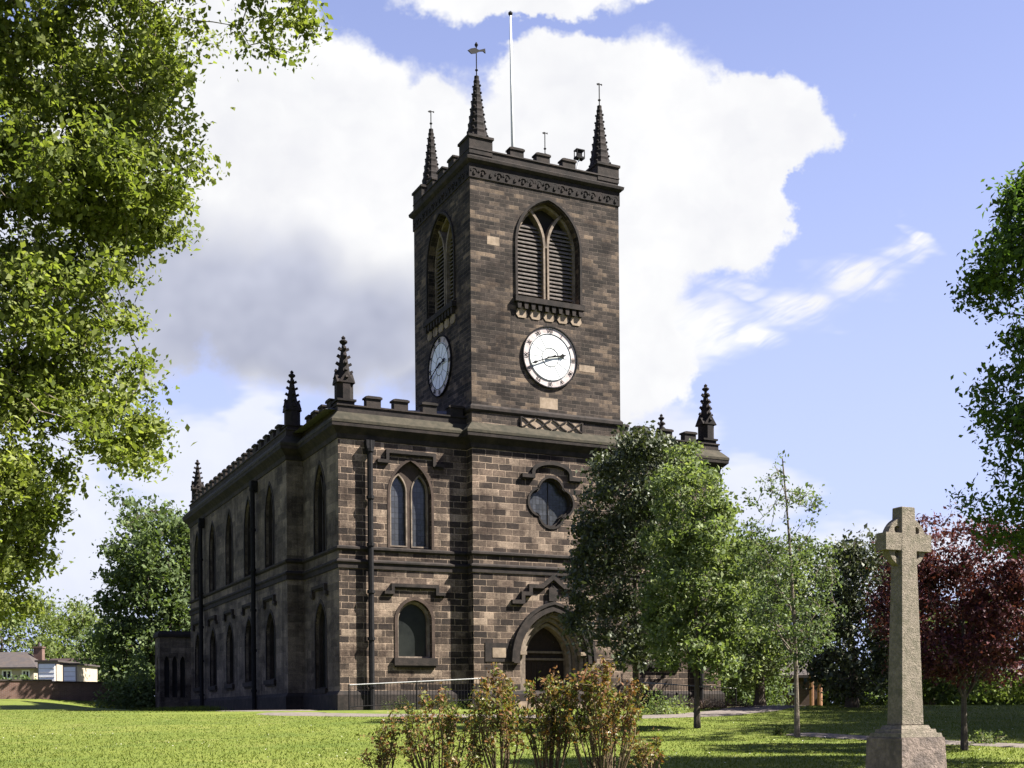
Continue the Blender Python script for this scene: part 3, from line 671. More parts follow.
# clocks
def textmesh(body, size):
    cu = bpy.data.curves.new('t', 'FONT'); cu.body = body; cu.size = size; cu.align_x = 'CENTER'; cu.align_y = 'CENTER'; cu.extrude = .006; cu.offset = .0
    ob = bpy.data.objects.new('t', cu); COL.objects.link(ob); bpy.context.view_layer.update()
    me = bpy.data.meshes.new_from_object(ob.evaluated_get(bpy.context.evaluated_depsgraph_get())); bpy.data.objects.remove(ob); return me
ROM = ['XII', 'I', 'II', 'III', 'IV', 'V', 'VI', 'VII', 'VIII', 'IX', 'X', 'XI']
ROMM = [textmesh(t, .27) for t in ROM]
def clock(pl, c, z, R=1.25):
    def disc(bm, r0, o0, o1, r1=None, n=48):
        ci = lambda r: [(c + r * math.cos(2 * PI * k / n), z + r * math.sin(2 * PI * k / n)) for k in range(n)]
        if r1 is None: slab(bm, pl, ci(r0), o0, o1)
        else: strip(bm, pl, ci((r0 + r1) / 2), abs(r0 - r1), o0, o1, True)
    bm = bmesh.new(); disc(bm, R * .99, -.02, .04); ck = cpart('clock', bm, m_dialring, label='round clock with a pale dial and roman numerals')
    bm = bmesh.new(); disc(bm, R * .80, .03, .055); cpart('dial', bm, m_opal, ck)
    bm = bmesh.new(); disc(bm, R, -.03, .09, R * 1.035); cpart('rim', bm, m_iron, ck)
    bm = bmesh.new(); disc(bm, R * .765, .03, .07, R * .785); disc(bm, R * .30, .05, .065, R * .315)
    for k in range(12):
        a = 2 * PI * k / 12; strip(bm, pl, [(c + R * .31 * math.sin(a), z + R * .31 * math.cos(a)), (c + R * .76 * math.sin(a), z + R * .76 * math.cos(a))], .008, .054, .062)
    cpart('dial_bars', bm, m_iron, ck)
    bm = bmesh.new()
    for k, me in enumerate(ROMM):
        a = 2 * PI * k / 12; n0 = len(bm.verts); bm.from_mesh(me); bm.verts.ensure_lookup_table()
        sx = .62 if len(ROM[k]) > 3 else .8
        for v in bm.verts[n0:]:
            x, y, t = v.co.x * sx, v.co.y, v.co.z
            x, y = x * math.cos(-a) - y * math.sin(-a), x * math.sin(-a) + y * math.cos(-a)
            v.co = pl.p(c + R * .875 * math.sin(a) + x, z + R * .875 * math.cos(a) + y, .065 + t)
    cpart('numerals', bm, m_iron, ck)
    def hand(name, ang, L, w, o):
        a = math.radians(ang); sn, cs = math.sin(a), math.cos(a)
        sh = [(-w * .6, -L * .22), (w * .6, -L * .22), (w * .5, 0), (w * .5, L * .62), (w * 1.5, L * .74), (w * .5, L * .86), (0, L), (-w * .5, L * .86), (-w * 1.5, L * .74), (-w * .5, L * .62), (-w * .5, 0)]
        bm = bmesh.new(); slab(bm, pl, [(c + x * cs + y * sn, z - x * sn + y * cs) for x, y in sh], o, o + .02); cpart(name, bm, m_iron, ck)
    hand('hour_hand', 78.5, R * .62, .06, .1); hand('minute_hand', 248, R * .86, .042, .13)
clock(PT, 3.59, 14.70); clock(PTL, -3.25, 14.76); clock(PTR, 3.25, 14.72)
for (a0, z0, a1, z1) in ((5.0, 14.3, 5.75, 14.58), (3.1, 12.55, 3.95, 13.0), (.75, 19.0, 1.3, 19.35)):
    bm = bmesh.new(); slab(bm, PT, rect(a0, a1, z0, z1), -.02, .006); cpart('pale_stone', bm, m_dress)
# pinnacles
def pinnacle(x, y, z, k=1., n=4):
    """shaft, gablets, crocketed spirelet and finial"""
    bm = bmesh.new(); s = .33 * k
    box(bm, x - s, x + s, y - s, y + s, z - .7, z + .12); box(bm, x - s * 1.18, x + s * 1.18, y - s * 1.18, y + s * 1.18, z + .122, z + .2 * k)
    lathe(bm, [(s * 1.12, z + .2), (s * 1.12, z + .95 * k)], (x, y, 0), 8, .5)
    for q in range(4):
        a = q * PI / 2; dx, dy = math.cos(a), math.sin(a); t = Vector((-dy, dx, 0)) * s * 1.0; c = Vector((x + dx * s * 1.12, y + dy * s * 1.12, 0))
        tri = [c - t + Vector((0, 0, z + .85 * k)), c + t + Vector((0, 0, z + .85 * k)), c + Vector((0, 0, z + 1.3 * k))]
        v = [bm.verts.new(p) for p in tri] + [bm.verts.new(p - Vector((dx, dy, 0)) * s) for p in tri]
        bm.faces.new(v[:3]); bm.faces.new(v[3:][::-1])
        for i in range(3): bm.faces.new((v[i], v[(i + 1) % 3], v[3 + (i + 1) % 3], v[3 + i]))
    p = cpart('pinnacle', bm, m_black)
    bm = bmesh.new(); H = 2.45 * k; z0 = z + .9 * k
    lathe(bm, [(s * .95, z0), (.06 * k, z0 + H * .62)], (x, y, 0), 8, .5)
    for lv in range(n):
        f = (lv + .45) / n; r = s * .95 * (1 - f) + .06 * f; zz = z0 + H * .6 * f
        for q in range(4):
            a = q * PI / 2 + PI / 4 * 0; dx, dy = math.cos(a), math.sin(a)
            m = Matrix.Translation((x + dx * (r + .035 * k), y + dy * (r + .035 * k), zz)) @ Matrix.Rotation(a, 4, 'Z') @ Matrix.Rotation(-.5, 4, 'Y')
            box(bm, -.1 * k, .1 * k, -.05 * k, .05 * k, -.045 * k, .055 * k, m)
    cpart('spirelet', bm, m_black, p)
    bm = bmesh.new(); zt = z0 + H * .62
    lathe(bm, [(.05 * k, zt - .02), (.16 * k, zt + .07 * k), (.17 * k, zt + .12 * k), (.06 * k, zt + .2 * k), (.09 * k, zt + .26 * k), (.02 * k, zt + .34 * k)], (x, y, 0), 8)
    cpart('finial', bm, m_black, p)
for x, y, k in ((-B + .38, P0 + .38, 1.), (W + B - .42, P0 + .38, 1.), (XL + .38, Y1 + .38, .93), (XR - .38, Y1 + .38, .93), (XL + .38, YE - .45, .93), (XR - .38, YE - .45, .93), (9.62, P0 + 5.2, .62)):
    pinnacle(x, y, 12.0, k, 5)
def vane_pinnacle(x, y, big, top):
    bm = bmesh.new(); prof = []; H = 2.75; N_ = 9
    for i in range(N_ + 1):
        f = i / N_; r = .37 * (1 - f) ** 1.3 + .10
        prof += [(r, 23.36 + H * f), (r * 1.0 + .015, 23.36 + H * f + .10), (r - .02, 23.36 + H * f + .17)] if i < N_ else [(r, 23.36 + H)]
    lathe(bm, prof, (x, y, 0), 8, .5)
    p = cpart('pinnacle', bm, m_black)
    bm = bmesh.new()
    for q in range(4):
        a = q * PI / 2 + PI / 4; dx, dy = math.cos(a), math.sin(a)
        for i in range(N_ - 1):
            f = (i + .5) / N_; r = .37 * (1 - f) ** 1.3 + .11
            m = Matrix.Translation((x + dx * r, y + dy * r, 23.36 + H * f + .05)) @ Matrix.Rotation(a, 4, 'Z') @ Matrix.Rotation(-.5, 4, 'Y')
            box(bm, -.045, .045, -.03, .03, -.03, .035, m)
    cpart('crocket', bm, m_black, p)
    bm = bmesh.new(); z = 23.36 + H; tube(bm, [(x, y, z - .05), (x, y, top)], .022, 6)
    lathe(bm, [(.02, z + .2), (.07, z + .26), (.02, z + .32)], (x, y, 0), 8)
    e = Vector((.93, .37, .22)) if big else Vector((.9, .4, .1)); e.normalize(); k = 1. if big else .36
    zc = top - (.1 if big else .05); c = Vector((x, y, zc)); up = Vector((0, 0, 1)) * k; hw = Vector((.37, -.93, 0)) * .02
    def plate(pts):
        a = [bm.verts.new(c + e * px_ * k + up * pz_ + hw) for px_, pz_ in pts]; b = [bm.verts.new(c + e * px_ * k + up * pz_ - hw) for px_, pz_ in pts]
        bm.faces.new(a); bm.faces.new(b[::-1])
        for i in range(len(pts)): bm.faces.new((a[i], b[i], b[(i + 1) % len(pts)], a[(i + 1) % len(pts)]))
    plate([(-.52, -.05), (-.3, -.16), (-.05, -.10), (.12, -.02), (.12, .08), (-.1, .12), (-.35, .05)]); plate([(.12, .0), (.4, .06), (.55, .0), (.52, .2), (.35, .14), (.12, .07)])
    if big: lathe(bm, [(.02, top + .05), (.08, top + .16), (.02, top + .27)], (x, y, 0), 8); tube(bm, [(x, y, top - .2), (x, y, top + .2)], .02, 6)
    cpart('weather_vane', bm, m_iron, p)
vane_pinnacle(.62, .62, True, 27.25); vane_pinnacle(W - .55, .62, False, 27.1); vane_pinnacle(.62, D2 - .62, False, 26.95); vane_pinnacle(W - .6, D2 - .6, False, 27.15)
bm = bmesh.new(); tube(bm, [(3.5, 3.12, 22.55), (3.45, 3.12, 27.0), (3.42, 3.12, 30.6)], [.075, .065, .045], 10); fp = cpart('flagpole', bm, m_steel, smooth=True)
bm = bmesh.new(); lathe(bm, [(.03, 30.58), (.1, 30.66), (.1, 30.72), (.02, 30.8)], (3.42, 3.12, 0), 8); cpart('finial', bm, m_iron, fp)
bm = bmesh.new(); tube(bm, [(5.05, .2, 22.9), (5.2, .2, 23.45)], .025, 6); lp = cpart('floodlight', bm, m_steel)
bm = bmesh.new(); box(bm, 5.02, 5.42, .1, .38, 23.42, 23.5); box(bm, 5.02, 5.42, .1, .38, 23.76, 23.8)
for x in (5.03, 5.39): box(bm, x, x + .03, .1, .13, 23.5, 23.76); box(bm, x, x + .03, .34, .37, 23.5, 23.76)
box(bm, 5.12, 5.32, .16, .32, 23.5, 23.74); cpart('lamp_head', bm, m_iron, lp)
# rainwater pipes
def pipe(pl, a, z1, head=True, r=.12):
    bm = bmesh.new(); c = pl.p(a, 0, .22); tube(bm, [(c.x, c.y, -.3), (c.x, c.y, z1)], r, 8)
    for z in np.arange(.9, z1, 1.85): lathe(bm, [(r * 1.35, float(z)), (r * 1.35, float(z) + .12)], (c.x, c.y, 0), 8)
    if head: slab(bm, pl, [(a - .1, z1 - .5), (a + .1, z1 - .5), (a + .17, z1 - .2), (a + .17, z1), (a - .17, z1), (a - .17, z1 - .2)], .02, .32)
    cpart('drainpipe', bm, m_iron)
pipe(PF, -4.26, 10.6); pipe(PF, W + 4.26, 10.6); pipe(PNL, -10.4, 10.6, r=.11); pipe(PNL, -22.1, 10.6, r=.11)
# low vestry beyond the nave
bm = bmesh.new(); PV = Plane((0, 26.8), (1, 0)); PVL = Plane((-7.85, 0), (0, -1))
holes = [arch(-7.45, .9, .3, 2.9, 3.3), arch(-7.0, .9, .3, 2.9, 3.3), arch(-6.55, .9, .3, 2.9, 3.3)]
wall(bm, PV, rect(-7.85, -5.5, ZB, 4.5), holes, .2)
wall(bm, PVL, rect(-28.4, -26.8, ZB, 4.5), [arch(-27.6, 1.2, .6, 2.7, 3.4)], .2)
vy = cpart('vestry', bm, m_side)
bm = bmesh.new(); sweep(bm, [(-.3, 4.35), (.12, 4.4), (.12, 4.55), (-.02, 4.75), (-.3, 4.75)], [(-7.85, 28.4), (-7.85, 26.8), (-5.5, 26.8)], False); cpart('cornice', bm, m_trim, vy)
bm = bmesh.new(); box(bm, -7.6, -3, 27.05, 28.4, ZB, 4.5); cpart('interior', bm, m_dark, vy)

# ------------------------------------------------------------------ ramp railings
m_rail = rough('dull white rail paint', (.20, .20, .20), (.30, .30, .295), 40, (.12, .12, .12), r=.6, bump=.1)
def railing(p0, p1, z0, z1, label):
    L = (p1 - p0).length; rt = empty('railing', (p0.x, p0.y, gzf(p0.x, p0.y)), label, 'railing', 'railings along the ramps to the door'); inv = -rt.location
    d = (p1 - p0) / L; n = int(L / .13)
    def q(f, z): return Vector((p0.x + d.x * L * f, p0.y + d.y * L * f, z)) + inv
    bm = bmesh.new(); tube(bm, [q(0, z0), q(1, z1)], .026, 6); o = fin('handrail', bm, m_rail, rt)
    bm = bmesh.new()
    for i in range(n):
        f = (i + .5) / n; zt = z0 + (z1 - z0) * f
        tube(bm, [q(f, zt - .82), q(f, zt)], .011, 4)
    tube(bm, [q(0, z0 - .82), q(1, z1 - .82)], .018, 5); o = fin('balusters', bm, m_iron, rt)
    m = max(2, int(L / 1.9) + 1)
    for i in range(m):
        f = i / (m - 1); bm = bmesh.new(); g = gzf(p0.x + d.x * L * f, p0.y + d.y * L * f); zt = z0 + (z1 - z0) * f
        tube(bm, [q(f, min(g, zt - 1) - .05), q(f, zt + .02)], .03, 6); fin('post', bm, m_iron, rt)
a = onY(349, 685, -1.35); b = onY(481, 678.5, -1.35); railing(a, b, a.z, b.z, 'white topped railing rising to the left of the church door')
a = onY(640, 682.5, -1.35); b = onY(736, 688.5, -1.35); railing(a, b, a.z, b.z, 'white topped railing in front of the wall right of the young trees')

# ------------------------------------------------------------------ trees and plants
def inpoly(pts, poly):
    x, y = pts[:, 0], pts[:, 1]; c = np.zeros(len(x), bool); n = len(poly)
    for i in range(n):
        (x1, y1), (x2, y2) = poly[i], poly[(i + 1) % n]
        k = ((y1 > y) != (y2 > y)) & (x < (x2 - x1) * (y - y1) / (y2 - y1 + 1e-9) + x1); c ^= k
    return c
def leaf_geo(C, size, r, up=.4, narrow=.5):
    """one folded four-sided leaf at each centre"""
    n = len(C); d = r.normal(0, 1, (n, 3)); d[:, 2] -= .35; d /= np.linalg.norm(d, axis=1)[:, None]
    nn = r.normal(0, 1, (n, 3)); nn[:, 2] += up * 2; sd = np.cross(d, nn); sd /= np.linalg.norm(sd, axis=1)[:, None] + 1e-6
    nn = np.cross(sd, d); L = (size * (.45 + 1.1 * r.random(n) ** 1.4))[:, None]; w = L * narrow
    b = C - d * L * .5; t = C + d * L * .5; m = C + nn * L * .12
    V = np.stack([b, m + sd * w * .5, t, m - sd * w * .5], 1).reshape(-1, 3); F = np.arange(4 * n).reshape(-1, 4)
    return V, F
def build_tree(name, label, cat, base, pts3, crad, per, lsize, leafm, barkm, tr, ttop, group=None, seed=1, limbs=12, flat=.75, twig=.006, lean=(0, 0), narrow=.55, up=.4, straight=False, part='crown'):
    """pts3: (n,3) world centres of leafy twigs"""
    r = np.random.default_rng(seed); base = np.array(base, float)
    root = empty(name, base, label, cat, group); P = pts3 - base; n = len(P)
    rep = np.maximum(1, (per * r.uniform(.5, 1.5, n)).astype(int)); C = np.repeat(P, rep, axis=0)
    off = r.normal(0, 1, C.shape) * np.repeat(crad * r.uniform(.6, 1.3, n), rep)[:, None] * np.array([1, 1, flat]) * .6
    V, F = leaf_geo(C + off, lsize, r, up, narrow)
    # scatter of light and dark: real gaps come from the clustering above
    npobj(part, V, F, leafm, root)
    bm = bmesh.new(); H = ttop
    tp = [Vector((lean[0] * f * f + (0 if straight else .04 * H * math.sin(f * 5 + seed)) * f, lean[1] * f * f, H * f - .15 * (f == 0))) for f in [i / 7 for i in range(8)]]
    tube(bm, tp, [tr * (1.35 if i == 0 else 1 - .75 * i / 7) for i in range(8)], 8)
    nodes = [(q, tr * (1 - .75 * i / 7)) for i, q in enumerate(tp) if i >= 2]
    idx = []; cand = r.permutation(n)
    for c in cand:
        if all(np.linalg.norm(P[c] - P[k]) > crad * 1.6 for k in idx): idx.append(c)
        if len(idx) >= limbs: break
    for c in idx:
        tgt = Vector(P[c]); st = [q for q in nodes if q[0].z < tgt.z - (.6 * math.hypot(q[0].x - tgt.x, q[0].y - tgt.y) + .03 * H if straight else .05 * H)] or nodes[:2]
        q0, r0 = min(st, key=lambda q: (q[0] - tgt).length * (1 + .35 * abs(q[0].z / H - .5)))
        L = (tgt - q0).length; pts = []
        for i in range(6):
            f = i / 5; p = q0.lerp(tgt, f); p.z += math.sin(f * PI) * L * .1; p += Vector(r.normal(0, .025 * L, 3)) * (0 < i < 5); pts.append(p)
        rr = [max(r0 * .55 * (1 - f * .85), twig) for f in [i / 5 for i in range(6)]]
        tube(bm, pts, rr, 5, False); nodes += [(p, q) for p, q in zip(pts[2:], rr[2:])]
    m0 = len(nodes); NP = np.zeros((m0 + n, 3)); NP[:m0] = [list(q[0]) for q in nodes]; RD = np.full(m0 + n, twig * 1.2); RD[:m0] = [q[1] for q in nodes]
    d0 = np.array([np.min(np.linalg.norm(NP[:m0] - p, axis=1)) for p in P]); k2 = m0
    for c in np.argsort(d0):
        k = int(np.argmin(np.linalg.norm(NP[:k2] - P[c], axis=1))); a = Vector(NP[k]); b = Vector(P[c]); NP[k2] = P[c]; k2 += 1
        m = a.lerp(b, .5) + Vector(r.normal(0, .09, 3)) * (b - a).length; tube(bm, [a, m, b], [min(RD[k], twig * 2.0), twig * 1.4, twig * .8], 3, False)
    fin('trunk', bm, barkm, root, uv=False)
    return root
def crown_px(poly, s, depth, n, seed=1, gaps=0., bias=.5, dens=None):
    """leafy-twig centres filling a crown whose silhouette is poly (pixels) at distance s; depth = half thickness in metres"""
    r = np.random.default_rng(seed); A_ = np.array(poly, float); m_ = A_.mean(0); A_ = m_ + (A_ - m_) * (.95 if s > 20 else 1.); poly = [tuple(q) for q in A_]; lo, hi = A_.min(0), A_.max(0); out = []
    def span(v, u):
        xs = []
        for k in range(len(A_)):
            (x1, y1), (x2, y2) = A_[k], A_[(k + 1) % len(A_)]
            if (y1 > v) != (y2 > v): xs.append(x1 + (x2 - x1) * (v - y1) / (y2 - y1))
        return (min(xs), max(xs)) if xs else (u - 6, u + 6)
    lob = []; nl = max(18, n // 12); area = (hi - lo).prod() * .6; rl = math.sqrt(area / nl) * .46
    while len(lob) < nl:
        u, v = r.uniform(lo, hi)
        if not inpoly(np.array([[u, v]]), poly)[0] or (dens and r.random() > dens(u, v)): continue
        a, b = span(v, u); w = max((b - a) / 2, 6); e = math.sqrt(max(.06, 1 - min(1, abs(u - (a + b) / 2) / w) ** 2))
        lob.append((u, v, r.choice([-1, 1]) * depth * e * r.random() ** bias, r.uniform(.55, 1.35)))
    lob = np.array(lob); m2 = s / FPX
    while len(out) < n:
        k = lob[r.integers(nl, size=n)]; q = k[:, :2] + r.normal(0, 1, (n, 2)) * rl * k[:, 3:4] * np.array([1.15, .62]); o = k[:, 2] + r.normal(0, 1, n) * rl * m2 * k[:, 3]
        un = r.random(n) < .42; qu = r.uniform(lo, hi, (n, 2)); q[un] = qu[un]
        e_ = np.array([max(.1, 1 - (abs(u - sum(span(v, u)) / 2) / max(6., (span(v, u)[1] - span(v, u)[0]) / 2)) ** 2) ** .5 if g_ else 1. for (u, v), g_ in zip(q, un)])
        o = np.where(un, r.uniform(-1, 1, n) * depth * e_, o)
        ok = inpoly(q, poly)
        if dens: ok &= ~un | np.array([r.random() < dens(u, v) for u, v in q])
        for (u, v), oo, g in zip(q, o, ok):
            if not g: continue
            p = CAM + ray(u, v) * s + Fv * oo; out.append(tuple(p))
            if len(out) >= n: break
    return np.array(out)
def blob3(c, rad, n, seed):
    r = np.random.default_rng(seed); d = r.normal(0, 1, (n, 3)); d /= np.linalg.norm(d, axis=1)[:, None]
    return np.array(c) + d * np.array(rad) * (r.random(n) ** .45)[:, None] * (1 + .22 * np.sin(d[:, :1] * 5 + d[:, 2:] * 4 + seed))
lf_left = leafmat('fresh lime green leaves', [(.046, .062, .015), (.086, .110, .026), (.140, .160, .042), (.23, .25, .10)], .42, .4, .3)
lf_right = leafmat('deep green leaves', [(.0188, .0375, .0112), (.0394, .0703, .0168), (.0703, .1125, .0234), (.1125, .1595, .0281)], .35, .45, .3)
lf_dark = leafmat('dark glossy leaves', [(.020, .026, .016), (.038, .048, .026), (.066, .075, .042), (.12, .13, .08)], .18, .3, .5)
lf_light = leafmat('pale green leaves', [(.038, .056, .024), (.078, .106, .042), (.130, .160, .066), (.23, .25, .13)], .35, .4, .35)
lf_sparse = leafmat('thin grey green leaves', [(.0336, .0504, .0252), (.0630, .0882, .0378), (.1008, .1344, .0588), (.1680, .1848, .1092)], .3, .4, .35)
lf_purple = leafmat('purple plum leaves', [(.0182, .0066, .0099), (.0412, .0115, .0182), (.0783, .0215, .0297), (.1319, .0536, .0577)], .25, .35, .4)
lf_mid = leafmat('mid green leaves', [(.030, .048, .020), (.055, .080, .030), (.088, .118, .045), (.14, .17, .08)], .3, .45, .3)
lf_far = leafmat('distant olive leaves', [(.0459, .0663, .0224), (.0765, .1020, .0326), (.1224, .1479, .0510), (.1734, .1938, .0918)], .3, .5, .2)
lf_rose = leafmat('bronze and green rose leaves', [(.075, .028, .014), (.13, .055, .022), (.15, .095, .034), (.080, .095, .022), (.13, .15, .04), (.24, .21, .09)], .3, .35, .4)
lf_shrub = leafmat('shrub leaves', [(.0180, .0300, .0090), (.0420, .0600, .0150), (.0720, .0900, .0300)], .3, .45, .3)
lf_heath = leafmat('purple brown heather', [(.0300, .0180, .0180), (.0600, .0390, .0360), (.0960, .0660, .0660)], .2, .6, .2)

# the big tree whose boughs hang in from the left
LS = 16.
polyL = [(-520, -420), (120, -380), (240, -200), (320, -60), (338, 14), (300, 24), (270, 18), (240, 30), (205, 45), (212, 78), (192, 92), (205, 120), (226, 182), (205, 192), (190, 218), (165, 228), (148, 222), (165, 262), (152, 285), (172, 320), (180, 352), (168, 372), (150, 395), (158, 425), (176, 444), (168, 458), (152, 458), (148, 474), (136, 476), (130, 456), (108, 446), (92, 450), (80, 436), (56, 430), (58, 470), (60, 510), (52, 540), (38, 560), (26, 592), (0, 612), (-60, 640), (-400, 600), (-520, 300)]
polyL = [(u - 13 if u > 0 else u, v - (6 if v > 400 else 0)) for u, v in polyL]
def densL(u, v):
    d = 1.
    if 60 < u < 125 and 50 < v < 92: d = .3
    if u > 130 and v < 120: d = .5
    if u > 190 and v < 50: d = .75
    if u > 135: d = min(d, .75)
    if u < -60: d *= .38
    if v < -60: d *= .5
    return d
c0 = at(-330, LS + 1.)
build_tree('broadleaf_tree', 'large lime green broadleaf tree hanging in at the left edge of the photo', 'tree', tuple(c0), crown_px(polyL, LS, 2.0, 3500, 3, .0, .7, densL), .22, 84, .084, lf_left, m_bark, .34, 7.5, seed=3, limbs=46, twig=.006, lean=(.6, .3), up=.7, narrow=.62)
polyR = [(1022, 172), (1005, 180), (996, 200), (1010, 225), (992, 232), (962, 262), (958, 280), (985, 292), (992, 315), (1012, 345), (985, 362), (962, 375), (957, 420), (975, 452), (985, 458), (962, 480), (952, 500), (945, 512), (968, 512), (985, 520), (1000, 545), (1030, 560), (1100, 580), (1200, 540), (1250, 400), (1230, 240), (1160, 110), (1090, 100)]
polyR = [(u + 12, v) for u, v in polyR]
c1 = at(1140, 19.)
build_tree('broadleaf_tree', 'tall dark green tree leaning in at the right edge of the photo', 'tree', tuple(c1), crown_px(polyR, 19., 1.5, 1300, 8, .05, .7, lambda u, v: 1. if u < 1130 else .5), .24, 44, .10, lf_right, m_bark_d, .26, 6.5, seed=8, limbs=34, twig=.006, lean=(-.4, .2), up=.6)
# three young trees on the lawn in front of the church
G3 = 'young trees planted on the lawn'
p1 = [(612, 441), (640, 436), (672, 442), (694, 470), (700, 540), (702, 600), (690, 650), (668, 668), (636, 674), (600, 668), (572, 650), (562, 610), (570, 575), (576, 545), (578, 505), (584, 482), (596, 456)]
b1 = at(636, 35.5); build_tree('young_tree', 'dense dark leaved tree in front of the church doorway', 'tree', tuple(b1), crown_px(p1, 35.5, 1.8, 900, 11, .1, .5), .28, 44, .13, lf_dark, m_bark_d, .11, 6.2, G3, 11, 16, straight=True)
p2 = [(676, 432), (692, 440), (700, 458), (718, 466), (722, 488), (734, 500), (736, 525), (750, 545), (752, 575), (768, 596), (760, 630), (742, 650), (734, 676), (708, 694), (690, 680), (664, 676), (650, 640), (640, 600), (648, 560), (640, 540), (652, 520), (648, 495), (662, 470)]
b2 = at(697, 30.9); build_tree('young_tree', 'pale green leaved tree with a thin trunk, overlapping the dark tree before the church', 'tree', tuple(b2), crown_px(p2, 30.9, 1.35, 760, 12, .12, .5), .23, 46, .115, lf_light, m_bark_d, .075, 5.8, G3, 12, 14, straight=True)
p3 = [(780, 436), (788, 440), (794, 462), (804, 486), (826, 500), (830, 540), (836, 590), (838, 635), (818, 662), (790, 668), (764, 650), (748, 610), (738, 560), (732, 500), (748, 486), (768, 470)]
b3 = at(797, 26.6); build_tree('young_tree', 'sparse young tree with bare upper twigs standing alone on the grass', 'tree', tuple(b3), crown_px(p3, 26.6, 1.0, 400, 13, .2, .5, lambda u, v: .5 if v < 540 else .9), .17, 18, .085, lf_sparse, m_bark, .055, 6.1, G3, 13, 22, straight=True, lean=(-.3, .05))
p4 = [(906, 520), (930, 515), (955, 522), (985, 528), (1015, 535), (1050, 550), (1080, 600), (1070, 650), (1030, 680), (985, 690), (940, 682), (905, 672), (882, 650), (872, 610), (880, 560), (890, 535)]
b4 = at(964, 22.3); build_tree('plum_tree', 'small purple leaved plum tree right of the stone cross', 'tree', tuple(b4), crown_px(p4, 22.8, 1.5, 1000, 14, .1, .5), .21, 42, .082, lf_purple, m_bark_d, .06, 3.2, None, 14, 16, straight=True)
# background trees
bg_trees = [
 ('dark green tree standing beside the far end of the church', [(133, 497), (150, 510), (172, 503), (200, 520), (206, 600), (200, 690), (150, 698), (118, 694), (104, 640), (108, 600), (116, 575), (112, 545), (122, 525)], 78, 4, lf_mid, 1500, .7, .32, 148, 'tree'),
 ('lime green tree behind the sparse young tree, right of the church corner', [(716, 548), (738, 540), (770, 538), (806, 546), (818, 600), (812, 650), (790, 674), (740, 690), (712, 670), (704, 600)], 50, 3, lf_light, 850, .5, .2, 760, 'tree'),
 ('dark tree with a ragged top behind the stone cross', [(826, 560), (840, 540), (862, 530), (880, 548), (900, 575), (905, 640), (892, 690), (850, 700), (818, 690), (806, 640), (812, 590)], 44, 3, lf_dark, 800, .45, .18, 852, 'tree'),
 ('broad dark tree filling the gap between the church and the brick house', [(700, 620), (730, 600), (775, 610), (775, 640), (760, 690), (755, 704), (700, 704), (690, 660)], 64, 4, lf_mid, 420, .6, .25, 735, 'tree'),
 ('mid green tree behind the trunk of the purple plum', [(880, 620), (910, 600), (950, 610), (985, 620), (990, 670), (970, 698), (900, 700), (876, 670)], 58, 3.5, lf_mid, 700, .55, .22, 930, 'tree'),
 ('green tree at the far right edge beyond the lawn', [(975, 600), (1010, 580), (1060, 590), (1090, 640), (1080, 690), (1010, 700), (975, 680)], 62, 4, lf_far, 380, .6, .24, 1030, 'tree'),
 ('pale olive tree behind the roofs at the far left edge', [(-60, 600), (-20, 585), (30, 580), (58, 600), (66, 640), (50, 676), (-50, 680)], 125, 6, lf_far, 420, 1.1, .42, 0, 'tree'),
 ('tall pale tree between the rooftops and the dark church tree', [(48, 610), (70, 600), (88, 612), (112, 622), (122, 650), (116, 684), (60, 686), (42, 650)], 135, 6, lf_far, 420, 1.1, .42, 82, 'tree'),
 ('round green tree behind the low red brick chimney', [(86, 640), (104, 630), (125, 640), (140, 665), (128, 690), (84, 690)], 100, 4, lf_mid, 260, .8, .32, 108, 'tree')]
for i, (lab, poly, s_, dep, lm, n, cr, ls_, u0, cat) in enumerate(bg_trees):
    bb = at(u0, s_); pts = crown_px(poly, s_, dep, n, 30 + i, .1, .5)
    build_tree('tree', lab, cat, tuple(bb), pts, cr, 22, ls_, lm, m_bark_d, .22, max(2., (pts[:, 2].max() - bb.z) * .7), 'trees in the background', 30 + i, 10, twig=.02)
# large trees out to the right that shade the far lawn
for i, (s_, t_, h_, rr) in enumerate(((27.5, 18, 13, 3.8), (32, 20.5, 14, 4.4), (37, 22.5, 15, 4.8), (43, 25.5, 15, 5), (50, 30, 15, 5.4))):
    bp_ = CAM + Fv * s_ + Rv * t_; bp_.z = gzf(bp_.x, bp_.y)
    pts = blob3((bp_.x, bp_.y, bp_.z + h_ * .6), (rr, rr, h_ * .4), 560, 50 + i)
    build_tree('tree', 'large green tree standing beyond the right edge of the lawn', 'tree', tuple(bp_), pts, .9, 44, .27, lf_mid, m_bark_d, .3, h_ * .7, 'large trees beyond the right of the lawn', 50 + i, 10, twig=.02)

